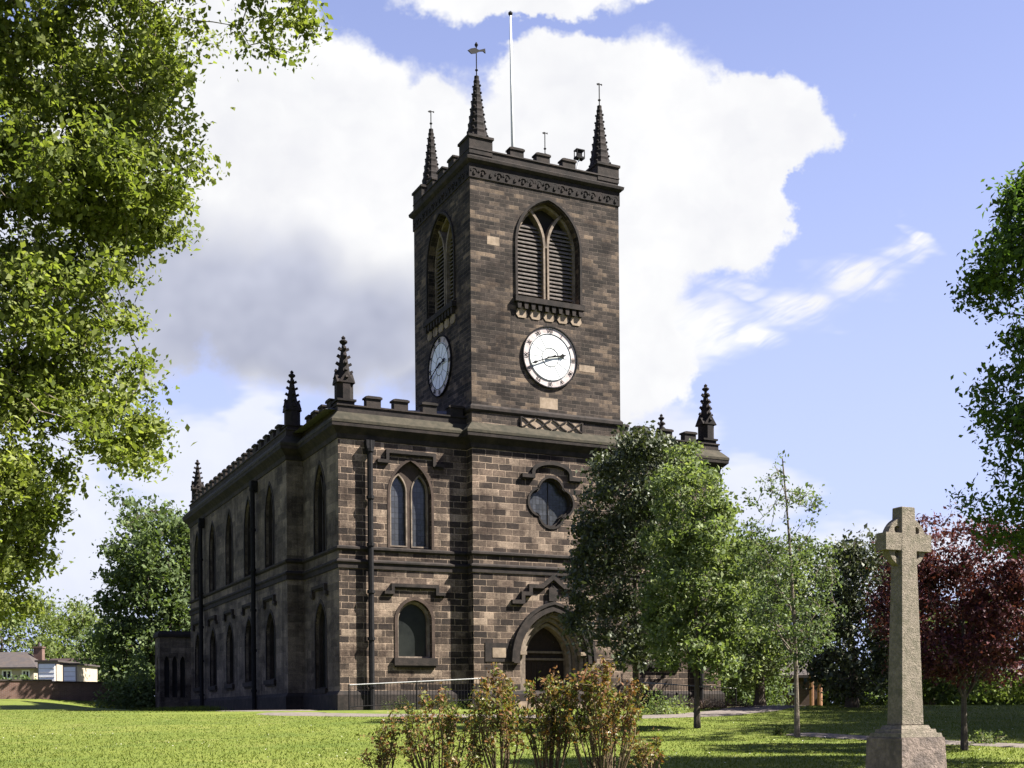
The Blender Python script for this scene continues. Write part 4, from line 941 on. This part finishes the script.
# rose bushes along the bottom of the view
m_petal = rough('white rose petals', (.72, .68, .62), (.80, .74, .66), 20, bump=0)
m_petal2 = rough('pink rose petals', (.62, .22, .24), (.72, .34, .34), 20, bump=0)
m_stem = rough('brown rose stems', (.06, .04, .025), (.12, .09, .05), 30, bump=.3)
def bush(label, u, s_, vtop, wpx, nst, seed, leafn=26, fl=3, pink=0):
    r = np.random.default_rng(seed); b = at(u, s_); root = empty('rose_bush', b, label, 'rose bush', 'rose bushes in a row across the front of the lawn')
    top = (CAM + ray(u, vtop) * s_).z - b.z; w = wpx * 1.05 * s_ / FPX; bm = bmesh.new(); L = []; tips = []
    for i in range(int(nst * 1.2)):
        a = r.uniform(0, 2 * PI); rad = w / 2 * math.sqrt(r.random()); h = top * r.uniform(.45, 1.05) * (1 - .25 * rad / (w / 2))
        b0 = Vector((math.cos(a) * rad * .4 + r.normal(0, .04), math.sin(a) * rad * .35 + r.normal(0, .04), -.03)); e = Vector((math.cos(a) * rad, math.sin(a) * rad * .8, h)); k = Vector((math.cos(a) * rad * .75, math.sin(a) * rad * .6, h * .45)) + Vector(r.normal(0, .03, 3))
        P = [b0, k, k.lerp(e, .5) + Vector(r.normal(0, .03, 3)), e]; tube(bm, P, [.014, .011, .008, .004], 5, False); tips.append(e)
        for j in range(5):
            f = r.uniform(.35, .95); q = (k.lerp(e, (f - .35) / .6)); e2 = q + Vector((r.normal(0, .11), r.normal(0, .11), abs(r.normal(.1, .08)))); tube(bm, [q, q.lerp(e2, .5) + Vector(r.normal(0, .01, 3)), e2], [.005, .004, .002], 3, False)
            for m in range(leafn // 3 + 2):
                f2 = r.random(); L.append(q.lerp(e2, f2) + Vector(r.normal(0, .032, 3)))
            tips.append(e2)
        for m in range(int(leafn * 3.6)): f = r.random() ** .5; L.append(k.lerp(e, f) + Vector(r.normal(0, .04, 3)))
    fin('stems', bm, m_stem, root, uv=False)
    L = [q for q in L if r.random() < .34 + .66 * min(1, max(0, q.z / top - .25) / .5)]
    V, F = leaf_geo(np.array([list(q) for q in L]), .056, r, .3, .6); npobj('leaves', V, F, lf_rose, root)
    for i in range(fl):
        c = tips[int(r.integers(len(tips)))]; bm = bmesh.new()
        for rr, zz, n in ((.032, 0, 6), (.02, .014, 5), (.01, .024, 4)):
            for q in range(n):
                a = 2 * PI * q / n + rr * 40; d = Vector((math.cos(a), math.sin(a), .35)); t = Vector((-math.sin(a), math.cos(a), 0)); o = c + Vector((0, 0, zz))
                vs = [bm.verts.new(o), bm.verts.new(o + d * rr * .7 - t * rr * .55), bm.verts.new(o + d * rr * 1.15), bm.verts.new(o + d * rr * .7 + t * rr * .55)]; bm.faces.new(vs)
        fin('blossom', bm, m_petal2 if i < pink else m_petal, root, uv=False)
bush('small leggy rose bush, leftmost of the row of bushes', 388, 17.2, 710, 48, 9, 1, 22, 3)
bush('rose bush with yellow green tips below the lower left church window', 438, 17.0, 680, 78, 20, 2, 24, 4, 1)
bush('tall bronze leaved rose bush below the small wall plaque', 500, 16.8, 660, 58, 20, 3, 28, 3)
bush('bronze leaved rose bush directly below the church doorway', 548, 17.0, 660, 62, 22, 4, 28, 2)
bush('widest reddish rose bush in front of the dark tree trunk', 606, 16.8, 656, 88, 32, 5, 30, 3)
bush('low rose bush at the right end of the row', 648, 17.4, 728, 46, 8, 6, 20, 2, 1)
bush('low rose bush filling the gap between the two left bushes', 458, 16.6, 722, 50, 9, 7, 22, 2)
# low planting at the foot of the church
def shrub(name, label, x, y, rx, h, n, lm, size, seed, cat='shrub', grp='low plants at the foot of the church'):
    r = np.random.default_rng(seed); z = gzf(x, y); root = empty(name, (x, y, z), label, cat, grp)
    d = r.normal(0, 1, (n, 3)); d /= np.linalg.norm(d, axis=1)[:, None]; d[:, 2] = abs(d[:, 2]); P = d * np.array([rx, rx * .6, h]) * (r.random(n) ** .4)[:, None] * (1 + .3 * np.sin(d[:, :1] * 7 + seed))
    V, F = leaf_geo(P, size, r, .4, .5); npobj('foliage', V, F, lm, root)
    bm = bmesh.new()
    for i in range(14):
        q = P[int(r.integers(n))]; tube(bm, [(0, 0, -.05), Vector(q) * .5 + Vector((0, 0, .05)), Vector(q)], [.012, .008, .004], 3, False)
    fin('stems', bm, m_stem, root, uv=False)
shrub('shrub', 'small green shrub at the foot of the wall beside the black drainpipe', -3.5, -.9, .7, .5, 900, lf_shrub, .06, 1)
shrub('shrub', 'low green shrub between the drainpipe and the tower base', -1.6, -1.0, .8, .55, 1100, lf_shrub, .06, 2)
q = at(662, 40.); shrub('shrub', 'bright green spiky plants by the path below the dark tree', q.x, q.y, 1.0, .7, 1300, lf_light, .09, 3)
for i, (u, lab) in enumerate(((702, 'purple brown heather clump nearest the pale tree trunk'), (722, 'purple brown heather clump in the middle of the bed at the church corner'), (745, 'purple brown heather clump at the right end of the bed by the path'))):
    q = at(u, 44.5); shrub('heather', lab, q.x, q.y, .75, .42, 900, lf_heath, .05, 5 + i, 'plant', 'heather in the bed at the church corner')
q = at(779, 27.5); shrub('plant', 'small dark tuft growing in the grass left of the sparse tree trunk', q.x, q.y, .16, .22, 260, lf_shrub, .05, 9, 'plant', None)
q = at(985, 24.); shrub('plant', 'low clump of pale leaves right of the plum tree trunk', q.x, q.y, .5, .25, 500, lf_light, .06, 10, 'plant', None)

# ------------------------------------------------------------------ stone cross
def build_cross():
    k = rough('rough grey granite', (.11, .092, .072), (.19, .16, .125), 30, (.08, .074, .05), bump=.9, bscale=60, amt3=.6)
    kp = rough('rock faced granite', (.10, .078, .066), (.18, .14, .12), 14, (.05, .042, .04), bump=1., bscale=26, amt3=.6)
    c = CAM + ray(901, 736) * 13.75; x0, y0 = c.x, c.y; cx, cy = x0 + .345, y0 + .29      # x0,y0 = near corner of the plinth
    g = gzf(cx, cy); root = empty('stone_cross', (cx, cy, g), 'weathered granite wheel cross on a stepped plinth at the right of the lawn', 'stone cross')
    def zz(v): return (CAM + ray(905, v) * 14.0).z - g
    bm = bmesh.new(); zt = zz(737.5)
    def frus(bm, a0, b0, z0, a1, b1, z1):
        lo = [bm.verts.new((sx * a0, sy * b0, z0)) for sx, sy in ((-1, -1), (1, -1), (1, 1), (-1, 1))]; hi = [bm.verts.new((sx * a1, sy * b1, z1)) for sx, sy in ((-1, -1), (1, -1), (1, 1), (-1, 1))]
        bm.faces.new(lo[::-1]); bm.faces.new(hi)
        for i in range(4): bm.faces.new((lo[i], lo[(i + 1) % 4], hi[(i + 1) % 4], hi[i]))
    frus(bm, .37, .315, -.1, .335, .285, zt); bmesh.ops.bevel(bm, geom=list(bm.edges), offset=.008, segments=2, affect='EDGES')
    fin('plinth', bm, kp, root, uv=False)
    bm = bmesh.new(); frus(bm, .315, .265, zt + .002, .305, .255, zt + .05); frus(bm, .27, .22, zt + .052, .26, .21, zt + .095); frus(bm, .225, .175, zt + .097, .205, .155, zt + .14)
    fin('step', bm, k, root, uv=False)
    zs0 = zt + .142; zc = zz(541); ztop = zz(505.5)
    bm = bmesh.new(); frus(bm, .170, .122, zs0, .104, .078, ztop); bmesh.ops.bevel(bm, geom=list(bm.edges), offset=.008, segments=1, affect='EDGES'); fin('shaft', bm, k, root, uv=False)
    for sg in (1, -1):
        bm = bmesh.new(); a, b = (.08, .345) if sg > 0 else (-.345, -.08)
        box(bm, a, b, -.082, .082, zc - .10, zc + .10); fin('arm', bm, k, root, uv=False)
    # pierced wheel
    R = .30; n = 40; pl = Plane((cx, cy), (1, 0)); bm = bmesh.new()
    outer = [(R * math.cos(2 * PI * i / n), zc + R * math.sin(2 * PI * i / n)) for i in range(n)]
    holes = [[(sx * .145 + .046 * math.cos(2 * PI * i / 12), zc + sy * .142 + .046 * math.sin(2 * PI * i / 12)) for i in range(12)] for sx in (1, -1) for sy in (1, -1)]
    p0 = Plane((0, 0), (1, 0)); wall(bm, p0, outer, holes, .10, .05)
    wall(bm, Plane((0, 0), (-1, 0)), [(-a, z) for a, z in outer], [[(-a, z) for a, z in h] for h in holes], .001, .05)
    for i in range(n):
        a, b = outer[i], outer[(i + 1) % n]; v = [bm.verts.new(p0.p(a[0], a[1], .05)), bm.verts.new(p0.p(b[0], b[1], .05)), bm.verts.new(p0.p(b[0], b[1], -.05)), bm.verts.new(p0.p(a[0], a[1], -.05))]; bm.faces.new(v)
    fin('wheel', bm, k, root, uv=False)
build_cross()

# ------------------------------------------------------------------ boundary wall and houses
def brickmat(name, c1, c2, mo):
    m, N, P = mat_new(name); uv = N.n('ShaderNodeUVMap').outputs[0]; ob = N.n('ShaderNodeTexCoord').outputs['Object']
    b = N.n('ShaderNodeTexBrick', {'Vector': uv, 'Color1': tuple(c1) + (1,), 'Color2': tuple(c2) + (1,), 'Mortar': tuple(mo) + (1,), 'Scale': 1., 'Mortar Size': .01, 'Brick Width': .23, 'Row Height': .075})
    c = N.mix(N.m('MULTIPLY', N.mr(N.noise(ob, 1.3, 5, .7), .4, .65), .5), b.outputs[0], tuple(q * .5 for q in c1)); N.nt.links.new(c, P.inputs['Base Color']); P.inputs['Roughness'].default_value = .9
    return m
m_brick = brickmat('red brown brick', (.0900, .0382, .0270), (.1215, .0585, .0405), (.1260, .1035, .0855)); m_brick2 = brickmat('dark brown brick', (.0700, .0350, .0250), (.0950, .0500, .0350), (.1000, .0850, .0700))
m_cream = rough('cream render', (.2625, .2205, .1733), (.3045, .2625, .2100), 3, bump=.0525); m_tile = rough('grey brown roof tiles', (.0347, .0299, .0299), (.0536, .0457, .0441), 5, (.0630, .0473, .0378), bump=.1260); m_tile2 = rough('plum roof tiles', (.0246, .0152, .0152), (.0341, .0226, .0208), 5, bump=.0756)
m_white2 = rough('clean white door paint', (.74, .74, .74), (.8, .8, .8), 5, r=.5, bump=0)
m_pane = rough('dark window pane', (.0057, .0066, .0076), (.0095, .0104, .0113), 3, r=.0284, spec=.0945, bump=0)
def bwall(name, label, a, b, h, m, copem, cat='wall'):
    z = min(gzf(a.x, a.y), gzf(b.x, b.y)) - .3; d = Vector((b.x - a.x, b.y - a.y)); L = d.length; d /= L; rt = empty(name, (a.x, a.y, 0), label, cat, None)
    pl = Plane((0, 0), (d.x, d.y)); bm = bmesh.new(); n = 12; za = gzf(a.x, a.y); zb = gzf(b.x, b.y)
    slab(bm, pl, [(0, za - .5), (L, zb - .5), (L, zb + h), (0, za + h)], -.23, 0); fin('brickwork', bm, m, rt)
    bm = bmesh.new(); slab(bm, pl, [(-.03, za + h + .002), (L + .03, zb + h + .002), (L + .03, zb + h + .09), (-.03, za + h + .09)], -.28, .05); fin('coping', bm, copem, rt)
wa, wb, wc = at(-90, 72.), at(52, 75.), at(152, 79.)
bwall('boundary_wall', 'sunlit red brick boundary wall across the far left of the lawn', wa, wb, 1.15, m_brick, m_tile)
bwall('boundary_wall', 'brick boundary wall with shade put into its darker colour, running up to the dark tree beside the church', wb, wc, 1.05, m_brick2, m_tile2)  # shadowed stretch of the wall, its shade put in as darker brick and coping
def house(name, label, u0, u1, s_, ve, vr, wallm, roofm, depth=6, wins=(), doors=(), chim=(), yaw=0., hip=0.):
    """windows / doors: (u0,u1,v0,v1); chim: (u, w_m, h_m)"""
    A0 = at(u0, s_); B0 = at(u1, s_); g = min(A0.z, B0.z); rt = empty(name, (A0.x, A0.y, g), label, 'house', 'houses beyond the churchyard')
    d = Vector((B0.x - A0.x, B0.y - A0.y)); L = d.length; d /= L; pl = Plane((0, 0), (d.x, d.y)); um = (u0 + u1) / 2
    ze = (CAM + ray(um, ve) * s_).z - g; zr = (CAM + ray(um, vr) * (s_ + depth / 2)).z - g
    H = [rect(*[(q - u0) / (u1 - u0) * L for q in (w[0], w[1])], (CAM + ray(w[0], w[3]) * s_).z - g, (CAM + ray(w[0], w[2]) * s_).z - g) for w in wins]
    Dd = [rect(*[(q - u0) / (u1 - u0) * L for q in (w[0], w[1])], -.1, (CAM + ray(w[0], w[2]) * s_).z - g) for w in doors]
    bm = bmesh.new(); wall(bm, pl, rect(0, L, -1, ze), H + Dd, .12)
    pb = Plane((d.x * L - pl.n.x * depth, d.y * L - pl.n.y * depth), (-d.x, -d.y)); slab(bm, pb, rect(0, L, -1, ze), -.1, 0)
    for a in (0, L - .12):                                                     # gable ends
        v = []
        for aa in (a, a + .12):
            v.append([bm.verts.new(pl.p(aa, z, -o)) for o, z in ((.02, -1), (depth - .12, -1), (depth - .12, ze), (depth / 2, zr - .1 if not hip else ze), (.02, ze))])
        bm.faces.new(v[0]); bm.faces.new(v[1][::-1])
        for i in range(5): bm.faces.new((v[0][i], v[0][(i + 1) % 5], v[1][(i + 1) % 5], v[1][i]))
    wl = fin('wall', bm, wallm, rt)
    bm = bmesh.new(); ov = .35
    for off in (0, .12):
        pass
    e0 = [pl.p(-ov, ze - .1, ov), pl.p(L + ov, ze - .1, ov), pl.p(L + ov - hip, zr, -depth / 2), pl.p(-ov + hip, zr, -depth / 2)]
    e1 = [pl.p(L + ov, ze - .1, -depth - ov), pl.p(-ov, ze - .1, -depth - ov), pl.p(-ov + hip, zr, -depth / 2), pl.p(L + ov - hip, zr, -depth / 2)]
    for e in (e0, e1):
        lo = [bm.verts.new(q) for q in e]; hi = [bm.verts.new(q + Vector((0, 0, .14))) for q in e]; bm.faces.new(lo[::-1]); bm.faces.new(hi)
        for i in range(4): bm.faces.new((lo[i], lo[(i + 1) % 4], hi[(i + 1) % 4], hi[i]))
    if hip:
        for q in ((e0[0], e0[3], e1[1]), (e0[1], e0[2], e1[0])): bm.faces.new([bm.verts.new(p + Vector((0, 0, .07))) for p in q])
    rf = fin('roof', bm, roofm, rt)
    for (cu, cw, ch) in chim:
        a = (cu - u0) / (u1 - u0) * L; bm = bmesh.new(); slab(bm, pl, rect(a - cw / 2, a + cw / 2, zr - .8, zr + ch), -depth / 2 - .3, -depth / 2 + .3); slab(bm, pl, rect(a - cw / 2 - .06, a + cw / 2 + .06, zr + ch + .002, zr + ch + .12), -depth / 2 - .36, -depth / 2 + .36); ck = fin('chimney', bm, m_brick, rf)
        bm = bmesh.new(); c = pl.p(a, zr + ch + .12, -depth / 2); lathe(bm, [(.12, 0), (.1, .35), (.13, .4)], c, 8); fin('chimney_pot', bm, m_tile, ck)
    for h in H + Dd:
        (x0, z0), (x1, _), (_, z1), _ = h; bm = bmesh.new(); slab(bm, pl, h, -.13, -.10); wn = fin('window' if h in H else 'door', bm, m_pane if h in H else m_white, rt)
        bm = bmesh.new(); strip(bm, pl, [(x0 + .05, z0 + .05), (x1 - .05, z0 + .05), (x1 - .05, z1 - .05), (x0 + .05, z1 - .05)], .11, -.1, -.02, True)
        if h in H: strip(bm, pl, [((x0 + x1) / 2, z0), ((x0 + x1) / 2, z1)], .07, -.1, -.03)
        fin('frame', bm, m_white, wn)
house('bungalow', 'cream bungalow with grey tiled roof behind the sunlit wall at the far left', -60, 34, 96, 668, 654, m_cream, m_tile, 8, [(22, 30, 670, 679), (2, 12, 670, 679)], [], [(20, .7, .45)], hip=2.5)
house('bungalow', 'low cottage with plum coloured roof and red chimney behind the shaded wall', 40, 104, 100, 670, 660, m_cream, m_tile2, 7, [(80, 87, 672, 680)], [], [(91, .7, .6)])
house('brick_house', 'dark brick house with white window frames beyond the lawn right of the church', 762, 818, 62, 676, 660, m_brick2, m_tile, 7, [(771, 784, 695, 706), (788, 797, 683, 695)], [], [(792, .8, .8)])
house('brick_house', 'low brick house with white windows glimpsed beyond the plum tree trunk', 955, 1060, 84, 686, 672, m_brick2, m_tile, 7, [(978, 985, 689, 698), (988, 997, 689, 698), (1010, 1022, 689, 698)], [], [])
def shed(u0, u1, s_, vt, label):
    A0 = at(u0, s_); B0 = at(u1, s_); d = Vector((B0.x - A0.x, B0.y - A0.y)); L = d.length; d /= L; rt = empty('garage', (A0.x, A0.y, A0.z), label, 'garage', 'white garages in front of the bungalows'); pl = Plane((0, 0), (d.x, d.y)); h = (CAM + ray(u0, vt) * s_).z - A0.z
    bm = bmesh.new(); slab(bm, pl, rect(0, L, -.5, h), -4, 0); fin('wall', bm, m_cream, rt)
    bm = bmesh.new(); slab(bm, pl, rect(.1, L - .1, -.2, h - .15), .003, .06); dr = fin('door', bm, m_white2, rt)
    bm = bmesh.new(); [slab(bm, pl, rect(.12, L - .12, z, z + .02), .061, .075) for z in np.arange(.2, h - .3, .3)]; fin('grooves', bm, m_cream, dr)
    bm = bmesh.new(); slab(bm, pl, rect(-.15, L + .15, h + .002, h + .12), -4.1, .15); fin('roof', bm, m_tile, rt)
shed(38, 57, 84, 662, 'wide white garage door behind the sunlit brick wall'); shed(63, 77.5, 82, 665, 'taller white garage standing behind the start of the shaded wall')
# wooden posts and a fence by the brick house
m_post = rough('red brown timber', (.20, .10, .06), (.28, .15, .09), 8, bump=.3)
for i, (u, lab) in enumerate(((812, 'left of two reddish timber posts by the brick house'), (820, 'right of two reddish timber posts by the brick house'))):
    q = at(u, 54); bm = bmesh.new(); tube(bm, [(q.x, q.y, q.z - .2), (q.x, q.y, q.z + 1.5)], .11, 8); lathe(bm, [(.13, 1.5), (.13, 1.6), (.02, 1.7)], (q.x, q.y, q.z), 8); o = fin('gate_post', bm, m_post, None, uv=False); tag(o, lab, 'post', 'timber posts by the brick house')
hw0, hw1 = at(824, 66), at(1120, 62)
def hedge(a, b, h, w, n, label, seed):
    r = np.random.default_rng(seed); t = r.random(n); P = np.stack([a.x + (b.x - a.x) * t, a.y + (b.y - a.y) * t], 1) + r.normal(0, w * .35, (n, 2)); z = gz(P[:, 0], P[:, 1]) + h * r.random(n) ** 1.1 * (1 + .12 * np.sin(t * 60) + .1 * np.sin(t * 23)); c = np.array([a.x, a.y, gzf(a.x, a.y)])
    V, F = leaf_geo(np.stack([P[:, 0], P[:, 1], z], 1) - c, .27, r, .4, .6); rt = empty('hedge', tuple(c), label, 'hedge'); npobj('foliage', V, F, lf_mid, rt)
    bm = bmesh.new()
    for i in range(40):
        x, y = P[i] - c[:2]; tube(bm, [(x, y, -.2), (x + .1, y, h * .7)], [.04, .015], 4, False)
    fin('stems', bm, m_bark_d, rt, uv=False)
hedge(at(690, 72), at(1130, 66), 2.0, 1.3, 26000, 'clipped hedge along the far side of the lawn on the right', 3)
hedge(at(-80, 80), at(32, 83), 1.35, .9, 2500, 'green hedge showing above the sunlit brick wall', 4)
shrub('shrub', 'dark rounded shrub between the far wall end and the low vestry', at(142, 72).x, at(142, 72).y, 2.2, 3.0, 5000, lf_mid, .22, 21, 'shrub', None)
shrub('shrub', 'tall dark shrub in the gap left of the brick house', at(748, 60).x, at(748, 60).y, 2.2, 2.6, 4200, lf_mid, .18, 22, 'shrub', None)
# daisies and fallen petals in the grass, too many to count
def daisies():
    r = np.random.default_rng(77); n = 700; s_ = 16.5 + r.random(n) ** 1.2 * 20; t_ = r.uniform(-.46, .46, n) * s_; cl = np.sin(t_ * .9 + 2) * np.sin(s_ * .8) + r.normal(0, .5, n); k = cl > .45; s_ = s_[k]; t_ = t_[k]
    x = CAM.x + s_ * Fv.x + t_ * Rv.x; y = CAM.y + s_ * Fv.y + t_ * Rv.y; C = np.stack([x, y, gz(x, y) + .045], 1); a = r.uniform(0, 6, len(C)); V = []
    for k in range(5): q = a + k * 2 * PI / 5; V.append(C + np.stack([np.cos(q), np.sin(q), .2 * np.sin(q * 3)], 1) * .016)
    V = np.stack(V, 1).reshape(-1, 3); o = npobj('daisies', V, np.arange(len(V)).reshape(-1, 5), m_petal); tag(o, 'tiny white daisies scattered through the lawn', 'daisies', kind='stuff')
daisies()
bed = [at(360, 17.3), at(430, 17.1), at(520, 17.0), at(600, 17.0), at(680, 17.4)]
ribbon('soil', [(p.x, p.y) for p in bed], .9, m_bed, .02)
#PART4
